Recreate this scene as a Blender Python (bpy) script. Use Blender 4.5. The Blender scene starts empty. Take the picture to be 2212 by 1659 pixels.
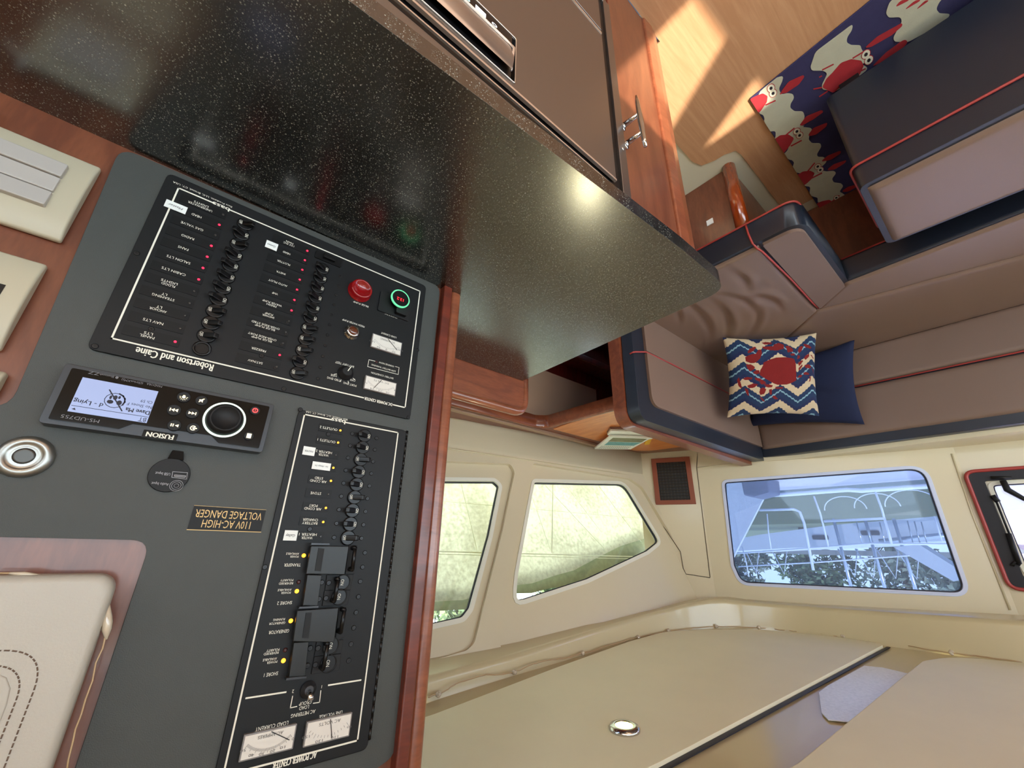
import bpy, bmesh, math, random
from mathutils import Vector, Matrix
from mathutils.geometry import tessellate_polygon
random.seed(4)
SC = bpy.context.scene
COL = SC.collection
# ------------------------------------------------------------------ camera
# world: X to starboard (panel bulkhead side), Y forward, Z up, floor z=0; the phone was held upside down
EYE = Vector((0, 0, 1.421)); FPX = 870.0
RIGHT = Vector((-0.6341638, 0.7728653, -0.0227036)).normalized()
DOWN = Vector((0.2754715, 0.2532759, 0.9273439)); DOWN = (DOWN - RIGHT*DOWN.dot(RIGHT)).normalized()
FWD = RIGHT.cross(DOWN)
cd = bpy.data.cameras.new('camera'); cam = bpy.data.objects.new('camera', cd); COL.objects.link(cam)
cd.sensor_width = 36; cd.lens = FPX/2212*36; cd.clip_start = .02; cd.clip_end = 400
up, back = -DOWN, -FWD
cam.matrix_world = Matrix(((RIGHT.x, up.x, back.x, EYE.x), (RIGHT.y, up.y, back.y, EYE.y), (RIGHT.z, up.z, back.z, EYE.z), (0, 0, 0, 1)))
SC.camera = cam
# ------------------------------------------------------------------ light and exposure
SC.view_settings.view_transform = 'Standard'; SC.view_settings.look = 'None'
SC.view_settings.gamma = 1; SC.view_settings.exposure = 1.38
SC.view_settings.use_curve_mapping = False
SC.cycles.use_denoising = True
SC.cycles.max_bounces = 10; SC.cycles.diffuse_bounces = 6; SC.cycles.transparent_max_bounces = 12
SC.cycles.sample_clamp_indirect = 8
wd = bpy.data.worlds.new('sky'); SC.world = wd; wd.use_nodes = True
bg = wd.node_tree.nodes['Background']; bg.inputs[0].default_value = (.78, .91, 1.0, 1); bg.inputs[1].default_value = 3.2
sund = bpy.data.lights.new('sun', 'SUN'); sun = bpy.data.objects.new('sun', sund); COL.objects.link(sun)
sund.energy = 4.4; sund.angle = .009; sund.color = (1, .9, .74)
SUNV = Vector((-.89, -.46, .838)).normalized()
sun.rotation_euler = SUNV.to_track_quat('Z', 'Y').to_euler(); sun.location = (-4, -2, 5)

# ------------------------------------------------------------------ survey helpers (photo pixel -> point on a known plane)
def ray(x, y):
    return RIGHT*((x-1106)/FPX) + DOWN*((y-829.5)/FPX) + FWD
def onp(x, y, p, n):
    d = ray(x, y); p = Vector(p); n = Vector(n)
    return EYE + d*((p-EYE).dot(n)/d.dot(n))
def atX(x, y, v): return onp(x, y, (v, 0, 0), (1, 0, 0))
def atY(x, y, v): return onp(x, y, (0, v, 0), (0, 1, 0))
def atZ(x, y, v): return onp(x, y, (0, 0, v), (0, 0, 1))
def lerp(a, b, t): return a+(b-a)*t

# ------------------------------------------------------------------ materials
def lin(c):
    return tuple(((v/255)/12.92 if v/255 <= .04045 else ((v/255+.055)/1.055)**2.4) for v in c)+(1,)
MATS = {}
def mat(name, rgb, rough=.5, metal=0, spec=.5, coat=0, emit=None, es=0, var=0, vscale=8, bump=0, bscale=200, trans=0, alpha=1, coatr=.1):
    m = bpy.data.materials.new(name); m.use_nodes = True; nt = m.node_tree; b = nt.nodes['Principled BSDF']
    b.inputs['Base Color'].default_value = lin(rgb); b.inputs['Roughness'].default_value = rough
    b.inputs['Metallic'].default_value = metal; b.inputs['Specular IOR Level'].default_value = spec
    b.inputs['Coat Weight'].default_value = coat; b.inputs['Coat Roughness'].default_value = coatr
    if emit: b.inputs['Emission Color'].default_value = lin(emit); b.inputs['Emission Strength'].default_value = es
    tc = nt.nodes.new('ShaderNodeTexCoord')
    if var:
        n = nt.nodes.new('ShaderNodeTexNoise'); n.inputs['Scale'].default_value = vscale; n.inputs['Detail'].default_value = 5
        nt.links.new(tc.outputs['Object'], n.inputs['Vector'])
        mx = nt.nodes.new('ShaderNodeMix'); mx.data_type = 'RGBA'
        c = lin(rgb); mx.inputs[6].default_value = tuple(v*(1-var) for v in c[:3])+(1,); mx.inputs[7].default_value = tuple(min(1, v*(1+var)) for v in c[:3])+(1,)
        nt.links.new(n.outputs[0], mx.inputs[0]); nt.links.new(mx.outputs[2], b.inputs['Base Color'])
    if bump:
        n = nt.nodes.new('ShaderNodeTexNoise'); n.inputs['Scale'].default_value = bscale; n.inputs['Detail'].default_value = 3
        nt.links.new(tc.outputs['Object'], n.inputs['Vector'])
        bp = nt.nodes.new('ShaderNodeBump'); bp.inputs['Strength'].default_value = bump; bp.inputs['Distance'].default_value = .002
        nt.links.new(n.outputs[0], bp.inputs['Height']); nt.links.new(bp.outputs[0], b.inputs['Normal'])
    MATS[name] = m
    return m
def wood(name, c1, c2, axis=(6, 1, 6), rough=.35, coat=.3, rings=5):
    m = mat(name, c1, rough, coat=coat); nt = m.node_tree; b = nt.nodes['Principled BSDF']
    tc = nt.nodes.new('ShaderNodeTexCoord'); mp = nt.nodes.new('ShaderNodeMapping'); mp.inputs['Scale'].default_value = axis
    n = nt.nodes.new('ShaderNodeTexNoise'); n.inputs['Scale'].default_value = rings; n.inputs['Detail'].default_value = 6; n.inputs['Distortion'].default_value = 1.2
    n2 = nt.nodes.new('ShaderNodeTexNoise'); n2.inputs['Scale'].default_value = rings*9; n2.inputs['Detail'].default_value = 3
    ad = nt.nodes.new('ShaderNodeMath'); ad.operation = 'MULTIPLY_ADD'; ad.inputs[1].default_value = .35
    r = nt.nodes.new('ShaderNodeValToRGB'); r.color_ramp.elements[0].position = .42; r.color_ramp.elements[1].position = .82
    r.color_ramp.elements[0].color = lin(c1); r.color_ramp.elements[1].color = lin(c2)
    L = nt.links.new
    L(tc.outputs['Object'], mp.inputs['Vector']); L(mp.outputs[0], n.inputs['Vector']); L(mp.outputs[0], n2.inputs['Vector'])
    L(n2.outputs[0], ad.inputs[0]); L(n.outputs[0], ad.inputs[2]); L(ad.outputs[0], r.inputs[0]); L(r.outputs[0], b.inputs['Base Color'])
    return m
CHERRY = wood('cherry_veneer', (132, 77, 52), (106, 58, 40), (5, 5, 1))
CHERRYH = wood('cherry_veneer_lengthwise', (146, 80, 50), (116, 58, 37), (6, 1, 6))
CHERRYD = wood('cherry_dark_edge', (124, 50, 32), (92, 36, 24), (6, 1, 6))
RAILW = wood('varnished_rail', (158, 90, 60), (126, 68, 45), (6, 1, 6), rough=.28, coat=.5)
BULLW = wood('varnished_bullnose', (178, 76, 22), (140, 56, 18), (6, 6, 1), rough=.15, coat=1)
FLOORW = wood('light_cherry_floor', (204, 158, 120), (190, 142, 104), (12, .7, 9), rough=.42, coat=.15, rings=5)
SUNPATCH = wood('sunlit_veneer', (238, 156, 88), (214, 128, 66), (1.2, 7, 7), rough=.35, coat=.2)  # brighter wood tone standing for sunlight on the shelf
REDW = wood('mahogany_inside', (120, 40, 34), (84, 26, 22), (6, 6, 1), rough=.4)
CREAM = mat('cream_gelcoat', (217, 204, 172), .38, coat=.35, var=.03, vscale=3)
CREAMG = mat('glossy_cream_gelcoat', (204, 190, 152), .24, coat=.4, coatr=.06, var=.02, vscale=3)
CREAMV = mat('cream_headliner_vinyl', (236, 229, 200), .5, var=.05, vscale=6, bump=.15, bscale=60)
PANW = mat('white_floor_pan', (214, 210, 188), .5)
GREY = mat('grey_panel_laminate', (70, 73, 71), .45, spec=.35, var=.05, vscale=30, bump=.25, bscale=900)
BLACKP = mat('black_panel', (20, 21, 23), .5, spec=.3, var=.06, vscale=200)
BLACKD = mat('black_plastic', (14, 14, 16), .32, spec=.35)
BLACKM = mat('black_matte_plastic', (20, 20, 22), .55, spec=.35)
PLATE = mat('black_label_plate', (10, 10, 12), .5, spec=.3)
SMOKE = mat('smoked_cover', (34, 35, 35), .35, spec=.35)
INK = mat('cream_lettering', (236, 234, 220), .6)
INKD = mat('dark_lettering', (30, 30, 45), .6)
GOLD = mat('gold_lettering', (226, 190, 120), .4)
GLOSSB = mat('gloss_black_fascia', (5, 6, 11), .12, spec=.35)
DGREY = mat('dark_grey_bezel', (60, 61, 64), .35, metal=.5)
WHITEST = mat('white_sticker', (236, 240, 238), .6)
METERF = mat('meter_face', (226, 222, 214), .35)
LEDR = mat('red_indicator', (255, 40, 70), .4, emit=(255, 30, 60), es=1.3)
LEDA = mat('amber_indicator', (255, 170, 50), .4, emit=(255, 160, 40), es=1.3)
LEDO = mat('unlit_indicator', (60, 58, 56), .4)
LEDRO = mat('unlit_red_indicator', (60, 22, 20), .4)
REDB = mat('red_lens', (130, 10, 16), .15, coat=.4, emit=(160, 10, 20), es=.04)
SCREEN = mat('stereo_screen', (60, 66, 80), .3, emit=(190, 206, 255), es=.28)
ICON = mat('backlit_icon', (255, 240, 195), .4, emit=(255, 238, 190), es=.42)
ICONR = mat('backlit_red_icon', (255, 60, 60), .4, emit=(255, 50, 50), es=1.2)
RINGW = mat('backlit_ring', (220, 235, 222), .4, emit=(205, 228, 212), es=.38)
GREENR = mat('green_ring', (90, 180, 130), .4, emit=(80, 190, 130), es=.6)
DIGIT = mat('red_digits', (255, 30, 40), .4, emit=(255, 25, 35), es=2)
CHROME = mat('chrome', (205, 205, 205), .12, metal=1)
STEEL = mat('brushed_steel', (150, 150, 152), .34, metal=1, bump=.08, bscale=500)
STEELL = mat('steel_edge', (235, 225, 215), .45, metal=1)
STEELH = mat('steel_handle', (205, 200, 196), .38, metal=1)
IVORY = mat('ivory_plastic', (186, 178, 155), .4)
ROCKER = mat('pale_grey_rocker', (180, 175, 170), .35)
KEYM = mat('worn_nickel', (160, 160, 155), .35, metal=.9)
TAN = mat('tan_leather', (126, 102, 89), .42, coat=.15, coatr=.3, var=.05, vscale=5, bump=.2, bscale=500)
NAVY = mat('navy_leather', (27, 34, 47), .38, coat=.2, coatr=.3, bump=.2, bscale=500)
PIPING = mat('red_piping', (168, 62, 58), .4)
VINYL = mat('white_vinyl', (186, 181, 170), .42, var=.03, vscale=12, bump=.15, bscale=500)
STITCH = mat('brown_stitching', (110, 90, 76), .7)
CORD = mat('clear_light_cord', (190, 160, 120), .3, coat=.5)
BEAD = mat('clear_bead', (205, 192, 170), .15, coat=.7)
TAPE = mat('white_tape', (225, 222, 220), .5)
FRAMEW = mat('white_window_frame', (235, 232, 215), .35)
GASKET = mat('black_gasket', (25, 24, 40), .5)
BROWNV = mat('brown_vent_frame', (140, 72, 48), .45)
VENTB = mat('vent_black', (10, 8, 7), .5)
LOUVRE = mat('vent_louvre', (74, 64, 55), .4, metal=.4)
LAMPG = mat('lamp_lens', (255, 250, 190), .3, emit=(255, 236, 70), es=14)
NAVYF = mat('navy_fabric', (14, 25, 60), .85, var=.18, vscale=9, bump=.3, bscale=300)
PAPER = mat('magazine_paper', (246, 250, 244), .45)
COVERB = mat('magazine_brown_cover', (132, 96, 84), .5)
YELLOW = mat('yellow_booklet', (240, 190, 40), .5)
LILAC = mat('pale_plastic_sheen', (214, 184, 178), .3)
# countertop: black solid surface with pale flecks
def counter_mat():
    m = mat('speckled_black_countertop', (16, 18, 18), .23, coat=.0, spec=1.0); nt = m.node_tree; b = nt.nodes['Principled BSDF']; L = nt.links.new
    tc = nt.nodes.new('ShaderNodeTexCoord')
    out = None
    for sc_, lo, hi, k in ((420, .0, .42, .50), (800, .0, .42, .35), (230, .0, .26, .75)):
        v = nt.nodes.new('ShaderNodeTexVoronoi'); v.inputs['Scale'].default_value = sc_; v.inputs['Randomness'].default_value = 1
        L(tc.outputs['Object'], v.inputs['Vector'])
        wn = nt.nodes.new('ShaderNodeMath'); wn.operation = 'GREATER_THAN'; wn.inputs[1].default_value = .70
        sx = nt.nodes.new('ShaderNodeSeparateColor'); L(v.outputs['Color'], sx.inputs[0]); L(sx.outputs[0], wn.inputs[0])
        mr = nt.nodes.new('ShaderNodeMapRange'); mr.inputs['From Min'].default_value = hi; mr.inputs['From Max'].default_value = lo
        mr.inputs['To Min'].default_value = 0; mr.inputs['To Max'].default_value = k; L(v.outputs['Distance'], mr.inputs['Value'])
        mu = nt.nodes.new('ShaderNodeMath'); mu.operation = 'MULTIPLY'; L(mr.outputs[0], mu.inputs[0]); L(wn.outputs[0], mu.inputs[1])
        if out is None: out = mu
        else:
            ad = nt.nodes.new('ShaderNodeMath'); ad.operation = 'MAXIMUM'; L(out.outputs[0], ad.inputs[0]); L(mu.outputs[0], ad.inputs[1]); out = ad
    mx = nt.nodes.new('ShaderNodeMix'); mx.data_type = 'RGBA'; mx.inputs[6].default_value = lin((13, 15, 15)); mx.inputs[7].default_value = lin((205, 210, 196)); b.inputs['IOR'].default_value = 1.9
    L(out.outputs[0], mx.inputs[0]); L(mx.outputs[2], b.inputs['Base Color'])
    return m
COUNTER = counter_mat()
def pane_mat(name, tint, gloss=.06, veil=0, veilc=(255, 255, 255)):
    m = bpy.data.materials.new(name); m.use_nodes = True; nt = m.node_tree; nt.nodes.clear(); L = nt.links.new
    o = nt.nodes.new('ShaderNodeOutputMaterial'); t = nt.nodes.new('ShaderNodeBsdfTransparent'); t.inputs[0].default_value = lin(tint)
    g = nt.nodes.new('ShaderNodeBsdfGlossy'); g.inputs['Roughness'].default_value = .03
    mx = nt.nodes.new('ShaderNodeMixShader'); mx.inputs[0].default_value = gloss
    L(t.outputs[0], mx.inputs[1]); L(g.outputs[0], mx.inputs[2])
    if veil:
        d = nt.nodes.new('ShaderNodeBsdfTranslucent'); d.inputs[0].default_value = lin(veilc)
        m2 = nt.nodes.new('ShaderNodeMixShader'); m2.inputs[0].default_value = veil
        L(mx.outputs[0], m2.inputs[1]); L(d.outputs[0], m2.inputs[2]); L(m2.outputs[0], o.inputs[0])
    else: L(mx.outputs[0], o.inputs[0])
    return m
GLASS = pane_mat('window_glass', (250, 252, 250), .05)
GLASSB = pane_mat('mesh_screened_glass', (152, 161, 178), .04, .05, (222, 232, 255))
def cloth_mat():
    m = bpy.data.materials.new('sun_shade_cloth'); m.use_nodes = True; nt = m.node_tree; nt.nodes.clear(); L = nt.links.new
    o = nt.nodes.new('ShaderNodeOutputMaterial'); tc = nt.nodes.new('ShaderNodeTexCoord')
    n = nt.nodes.new('ShaderNodeTexNoise'); n.inputs['Scale'].default_value = 60; n.inputs['Detail'].default_value = 6; L(tc.outputs['Object'], n.inputs['Vector'])
    n2 = nt.nodes.new('ShaderNodeTexNoise'); n2.inputs['Scale'].default_value = 3; n2.inputs['Detail'].default_value = 4; L(tc.outputs['Object'], n2.inputs['Vector'])
    mm = nt.nodes.new('ShaderNodeMath'); mm.operation = 'MULTIPLY'; L(n.outputs[0], mm.inputs[0]); L(n2.outputs[0], mm.inputs[1])
    r = nt.nodes.new('ShaderNodeValToRGB'); r.color_ramp.elements[0].position = .08; r.color_ramp.elements[1].position = .30
    r.color_ramp.elements[0].color = lin((206, 200, 178)); r.color_ramp.elements[1].color = lin((244, 240, 220)); L(mm.outputs[0], r.inputs[0])
    d = nt.nodes.new('ShaderNodeBsdfDiffuse'); t = nt.nodes.new('ShaderNodeBsdfTranslucent'); mx = nt.nodes.new('ShaderNodeMixShader'); mx.inputs[0].default_value = .6
    L(r.outputs[0], d.inputs[0]); L(r.outputs[0], t.inputs[0]); L(d.outputs[0], mx.inputs[1]); L(t.outputs[0], mx.inputs[2]); L(mx.outputs[0], o.inputs[0])
    return m
CLOTH = cloth_mat()
SEAM = mat('shade_seam', (250, 250, 225), .6)

# ------------------------------------------------------------------ mesh helpers
class MB:
    def __init__(s): s.v = []; s.f = []; s.mi = []; s.sm = []
    def add(s, vs, fs, mi=0, smooth=False):
        o = len(s.v); s.v += [tuple(v) for v in vs]
        for f in fs: s.f.append([i+o for i in f]); s.mi.append(mi); s.sm.append(smooth)
        return s
    def box(s, x0, x1, y0, y1, z0, z1, mi=0):
        x0, x1 = sorted((x0, x1)); y0, y1 = sorted((y0, y1)); z0, z1 = sorted((z0, z1))
        return s.add([(x0, y0, z0), (x1, y0, z0), (x1, y1, z0), (x0, y1, z0), (x0, y0, z1), (x1, y0, z1), (x1, y1, z1), (x0, y1, z1)],
                     [(0, 3, 2, 1), (4, 5, 6, 7), (0, 1, 5, 4), (1, 2, 6, 5), (2, 3, 7, 6), (3, 0, 4, 7)], mi)
    def prism(s, pts, d, holes=(), mi=0, smooth=False):
        """pts: 3-D loop; extruded by vector d, holes kept open"""
        d = Vector(d); loops = [[Vector(p) for p in pts]]+[[Vector(p) for p in h] for h in holes]
        tri = tessellate_polygon(loops); flat = [p for l in loops for p in l]; n = len(flat)
        vs = flat+[p+d for p in flat]
        fs = [tuple(t) for t in tri]+[tuple(i+n for i in reversed(t)) for t in tri]
        k = 0
        for l in loops:
            m = len(l)
            for i in range(m): fs.append((k+i, k+(i+1) % m, k+(i+1) % m+n, k+i+n))
            k += m
        return s.add(vs, fs, mi, smooth)
    def tube(s, pts, r, n=8, mi=0, cap=True, closed=False):
        pts = [Vector(p) for p in pts]; vs = []; m = len(pts); ref = None
        for i, p in enumerate(pts):
            a = pts[i-1] if (i or closed) else p; b = pts[(i+1) % m] if (i < m-1 or closed) else p
            t = (b-a).normalized()
            if ref is None: ref = t.orthogonal().normalized()
            ref = (ref-t*ref.dot(t)); ref = ref.normalized() if ref.length > 1e-6 else t.orthogonal().normalized()
            w = t.cross(ref); rr = r[i] if isinstance(r, (list, tuple)) else r
            vs += [p+ref*math.cos(2*math.pi*k/n)*rr+w*math.sin(2*math.pi*k/n)*rr for k in range(n)]
        fs = []
        for i in range(m if closed else m-1):
            j = (i+1) % m
            fs += [(i*n+k, i*n+(k+1) % n, j*n+(k+1) % n, j*n+k) for k in range(n)]
        if cap and not closed: fs += [tuple(reversed(range(n))), tuple((m-1)*n+k for k in range(n))]
        return s.add(vs, fs, mi, True)
    def lathe(s, c, ax, prof, n=24, mi=0, ref=None):
        """prof: (radius, height along ax)"""
        c = Vector(c); ax = Vector(ax).normalized(); u = ax.orthogonal().normalized() if ref is None else Vector(ref).normalized(); w = ax.cross(u); vs = []
        for r, h in prof: vs += [c+ax*h+(u*math.cos(2*math.pi*k/n)+w*math.sin(2*math.pi*k/n))*r for k in range(n)]
        fs = []
        for i in range(len(prof)-1): fs += [(i*n+k, i*n+(k+1) % n, (i+1)*n+(k+1) % n, (i+1)*n+k) for k in range(n)]
        fs += [tuple(reversed(range(n))), tuple((len(prof)-1)*n+k for k in range(n))]
        s.add(vs, fs[:-2], mi, True); o = len(s.v)-len(vs)
        for f in fs[-2:]: s.f.append([i+o for i in f]); s.mi.append(mi); s.sm.append(False)
        return s
    def build(s, name, m=None, parent=None, bevel=0, seg=3, label=None):
        me = bpy.data.meshes.new(name); me.from_pydata(s.v, [], s.f)
        ms = m if isinstance(m, (list, tuple)) else [m]
        for q in ms:
            if q: me.materials.append(q)
        for p, mi, sm in zip(me.polygons, s.mi, s.sm): p.material_index = mi; p.use_smooth = sm
        bm = bmesh.new(); bm.from_mesh(me); bmesh.ops.recalc_face_normals(bm, faces=bm.faces); bm.to_mesh(me); bm.free()
        o = bpy.data.objects.new(name, me); COL.objects.link(o)
        if parent: o.parent = parent; o.matrix_parent_inverse = parent.matrix_world.inverted() if False else Matrix.Translation(-parent.location)
        if bevel:
            b = o.modifiers.new('bevel', 'BEVEL'); b.width = bevel; b.segments = seg; b.limit_method = 'ANGLE'; b.angle_limit = math.radians(38); b.harden_normals = False
            for p in me.polygons: p.use_smooth = True
            try:
                wn = o.modifiers.new('wn', 'WEIGHTED_NORMAL'); wn.keep_sharp = True
            except Exception: pass
        if label: o['label'] = label
        return o
def tag(o, label=None, cat=None, group=None, kind=None):
    if label: o['label'] = label
    if cat: o['category'] = cat
    if group: o['group'] = group
    if kind: o['kind'] = kind
    return o
def thing(name, loc, label, cat, group=None):
    o = bpy.data.objects.new(name, None); COL.objects.link(o); o.location = loc; o.empty_display_size = .05
    return tag(o, label, cat, group)
def struct(o): o['kind'] = 'structure'; return o
def rpoly(pts, r, n=5):
    """round the corners of a planar 3-D loop; r number or list"""
    out = []; m = len(pts); P = [Vector(p) for p in pts]
    for i in range(m):
        p = P[i]; a = P[i-1]; b = P[(i+1) % m]; rr = r[i] if isinstance(r, (list, tuple)) else r
        if rr <= 0: out.append(p); continue
        u = (a-p); v = (b-p); lu, lv = u.length, v.length; u.normalize(); v.normalize()
        ang = u.angle(v); t = min(rr/math.tan(ang/2), lu*.49, lv*.49)
        A = p+u*t; B = p+v*t
        for k in range(n+1):
            q = k/n; out.append((A*(1-q)**2+p*2*q*(1-q)+B*q**2))
    return out
def ring(outer, inner, d, name, m, parent=None, bevel=0):
    return MB().prism(outer, d, [inner]).build(name, m, parent, bevel)
def scale_loop(pts, k):
    c = sum((Vector(p) for p in pts), Vector())/len(pts)
    out = []
    for p in pts:
        v = Vector(p)-c; out.append(c+v*(1+k/max(v.length, 1e-6)))
    return out
def offset_loop(pts, dist):
    """planar loop pushed outward by dist"""
    P = [Vector(p) for p in pts]; m = len(P); nrm = Vector()
    for i in range(m): nrm += (P[i]).cross(P[(i+1) % m])
    nrm.normalize(); out = []
    for i in range(m):
        a = (P[i]-P[i-1]); b = (P[(i+1) % m]-P[i])
        if a.length < 1e-7: a = b
        if b.length < 1e-7: b = a
        na = a.normalized().cross(nrm); nb = b.normalized().cross(nrm); v = (na+nb)
        v = v/ max(v.length_squared/2, .3)
        out.append(P[i]+v*dist)
    return out
_font_cache = {}
def text_geo(s, size, spacing=1.0, shear=0):
    c = bpy.data.curves.new('t', 'FONT'); c.body = s; c.size = size; c.align_x = 'CENTER'; c.align_y = 'CENTER'; c.space_character = spacing; c.shear = shear; c.resolution_u = 2
    o = bpy.data.objects.new('t', c); me = bpy.data.meshes.new_from_object(o)
    vs = [v.co.copy() for v in me.vertices]; fs = [tuple(p.vertices) for p in me.polygons]
    bpy.data.objects.remove(o); bpy.data.curves.remove(c); bpy.data.meshes.remove(me)
    return vs, fs
def add_text(mb, s, c, u, v, cap, width=None, mi=0, spacing=1.0, shear=0, bold=0):
    """text centred at c, reading along u, up v; cap height; fitted to width; bold strengthens strokes"""
    vs, fs = text_geo(s, cap/.7, spacing, shear)
    if not vs: return
    w = max(p.x for p in vs)-min(p.x for p in vs); k = (width/w) if width else 1
    u = Vector(u); v = Vector(v); c = Vector(c)
    for db in ([0] if not bold else [-bold, 0, bold]):
        mb.add([c+u*(p.x*k+db)+v*p.y+u.cross(v)*(.00006*(1+(db > 0)-(db < 0))) for p in vs], fs, mi)

# ------------------------------------------------------------------ room shell
def ceilz(y): return 1.84-.055*(y-1)
S0 = Vector((1.657, .965, 1.001)); SN = Vector((.948, .137, .287)).normalized()      # leaning starboard side wall
def sp(x, y, off=0): return onp(x, y, S0+SN*off, SN)
def vpl(x, y, a, b, off=0):
    n = Vector((b[1]-a[1], a[0]-b[0], 0)).normalized(); return onp(x, y, Vector((a[0], a[1], 0))+n*off, n)
VA, VB = (1.45, 2.28), (1.19, 2.41)        # vent panel of the front wall
GA, GB = (1.19, 2.41), (.13, 2.73)          # window panel
HA, HB = (.13, 2.73), (-1.2, 2.86)
def fv(x, y, off=0): return vpl(x, y, VA, VB, off)
def fg(x, y, off=0): return vpl(x, y, GA, GB, off)
def fh(x, y, off=0): return vpl(x, y, HA, HB, off)

# floor
floor = struct(MB().prism([(-2.4, -2.2, -.02), (.31, -2.2, -.02), (.31, .79, -.02), (.455, .79, -.02), (.455, 1.25, -.02), (.44, 1.295, -.02), (.395, 1.312, -.02), (.36, 1.315, -.02), (.325, 1.33, -.02), (.318, 1.365, -.02), (.318, 1.815, -.02), (-2.4, 1.815, -.02)], (0, 0, .02)).build('floor', FLOORW))
struct(MB().prism([(.31, .7, -.03), (.62, .7, -.03), (.62, 2.6, -.03), (-2.4, 2.6, -.03), (-2.4, 1.8, -.03), (.30, 1.8, -.03), (.30, 1.3, -.03), (.44, 1.2, -.03)], (0, 0, .026)).build('trim_1', PANW, bevel=.003))
# ceiling panel: rounded forward corner, sloping down forward
CB = [(935, 1530), (1015, 1483), (1102, 1457), (1260, 1414), (1379, 1380), (1445, 1364), (1500, 1358), (1550, 1357), (1640, 1358), (1820, 1380), (2050, 1415), (2212, 1434)]
def ce(x, y): return onp(x, y, (0, 1, 1.84), (0, .055, 1))
cb = []
for q in CB: cb.append(ce(*q))
cb[0] = Vector((1.27, .72, ceilz(.72)))
for i in range(1, 5): cb[i].x = lerp(cb[i].x, 1.285, .6); cb[i].z = ceilz(cb[i].y)
def cz(x, y, dz=0): return Vector((x, y, ceilz(y)+dz))
# two sunlit hatch openings aft of the camera let the sun in
HATCH = [(-1.868, -.298), (-1.18, -.298), (-1.18, .195), (-1.868, .195)]
out = [cz(1.27, -2.2)]+cb+[cz(-.4, 2.47), cz(-2.5, 2.47), cz(-2.5, -2.2)]
struct(MB().prism(out, (0, 0, .03), [[cz(*h) for h in HATCH]]).build('ceiling', CREAMG))
ft = thing('added_pole', (-1.9, 0, 2.4), 'grey pole added above the hatch out of view to shade the floor sun patch', 'pole')
bpy.data.objects.remove(ft)
# padded headliner panels under the ceiling
def ceil_pad(pts, name, lab, r, rim=.012):
    P = [ce(*p) if isinstance(p, tuple) else p for p in pts]
    P = [Vector((p.x, p.y, ceilz(p.y)-.001)) for p in rpoly(P, r, 6)]
    o = MB().prism(P, (0, 0, -rim)).build(name, CREAMV, bevel=.006); return o
hp1 = ceil_pad([cz(.80, -.6), cz(1.2, -.6), (935, 1556), (1200, 1452), (1360, 1393), (1440, 1370), (1530, 1366), (1640, 1366), (1800, 1382), (1914, 1399), (1429, 1662)], 'headliner_panel', '', [.0, .0, .2, .3, .3, .3, .3, .2, .2, .035, .0])
tag(hp1, 'big cream padded ceiling panel with the round light in it', 'ceiling panel')
hp2 = ceil_pad([cz(-.9, .3), cz(.52, .62), (1726, 1662), (1935, 1485), (1995, 1436), (2060, 1426), (2212, 1440), cz(-.9, 2.40)], 'headliner_panel', '', [0, 0, 0, .25, .12, .2, 0, 0])
tag(hp2, 'cream padded ceiling panel in the lower right corner of the photo', 'ceiling panel')
# dark shadow groove beside the big panel
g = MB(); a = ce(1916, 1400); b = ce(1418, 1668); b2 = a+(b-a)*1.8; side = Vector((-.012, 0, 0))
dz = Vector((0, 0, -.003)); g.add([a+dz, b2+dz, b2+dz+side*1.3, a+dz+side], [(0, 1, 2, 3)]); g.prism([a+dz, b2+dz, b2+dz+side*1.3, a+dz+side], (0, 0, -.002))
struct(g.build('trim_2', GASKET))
# reflection on the glossy ceiling strip, painted as a pale textured sheet
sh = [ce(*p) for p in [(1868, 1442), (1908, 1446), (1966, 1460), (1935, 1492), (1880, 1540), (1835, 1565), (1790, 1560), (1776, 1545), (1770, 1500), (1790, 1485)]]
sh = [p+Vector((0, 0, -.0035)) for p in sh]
fro = mat('painted_reflection', (240, 244, 248), .3, coat=1, coatr=.2, var=.35, vscale=120, bump=.8, bscale=160)
tag(MB().prism(sh, (0, 0, -.002)).build('painted_reflection', fro), 'white textured patch painting a reflection on the strip between the ceiling panels', 'reflection')
# fascia and soffit
F = [(935, 1458), (1015, 1437), (1102, 1415), (1288, 1358), (1400, 1325), (1480, 1304), (1531, 1295), (1565, 1294), (1603, 1298), (1750, 1309), (1900, 1320), (2212, 1341)]
fas = MB(); low = []; top = []
def path_front(t, arr):
    k = min(int(t), len(arr)-2); return arr[k].lerp(arr[k+1], t-k)
fx = []
cbx = [Vector((1.285, -.3, 0)), Vector((1.285, .72, 0))]+[Vector((p.x, p.y, 0)) for p in cb[1:]]+[Vector((-.6, 2.49, 0)), Vector((-2.5, 2.49, 0))]
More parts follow.
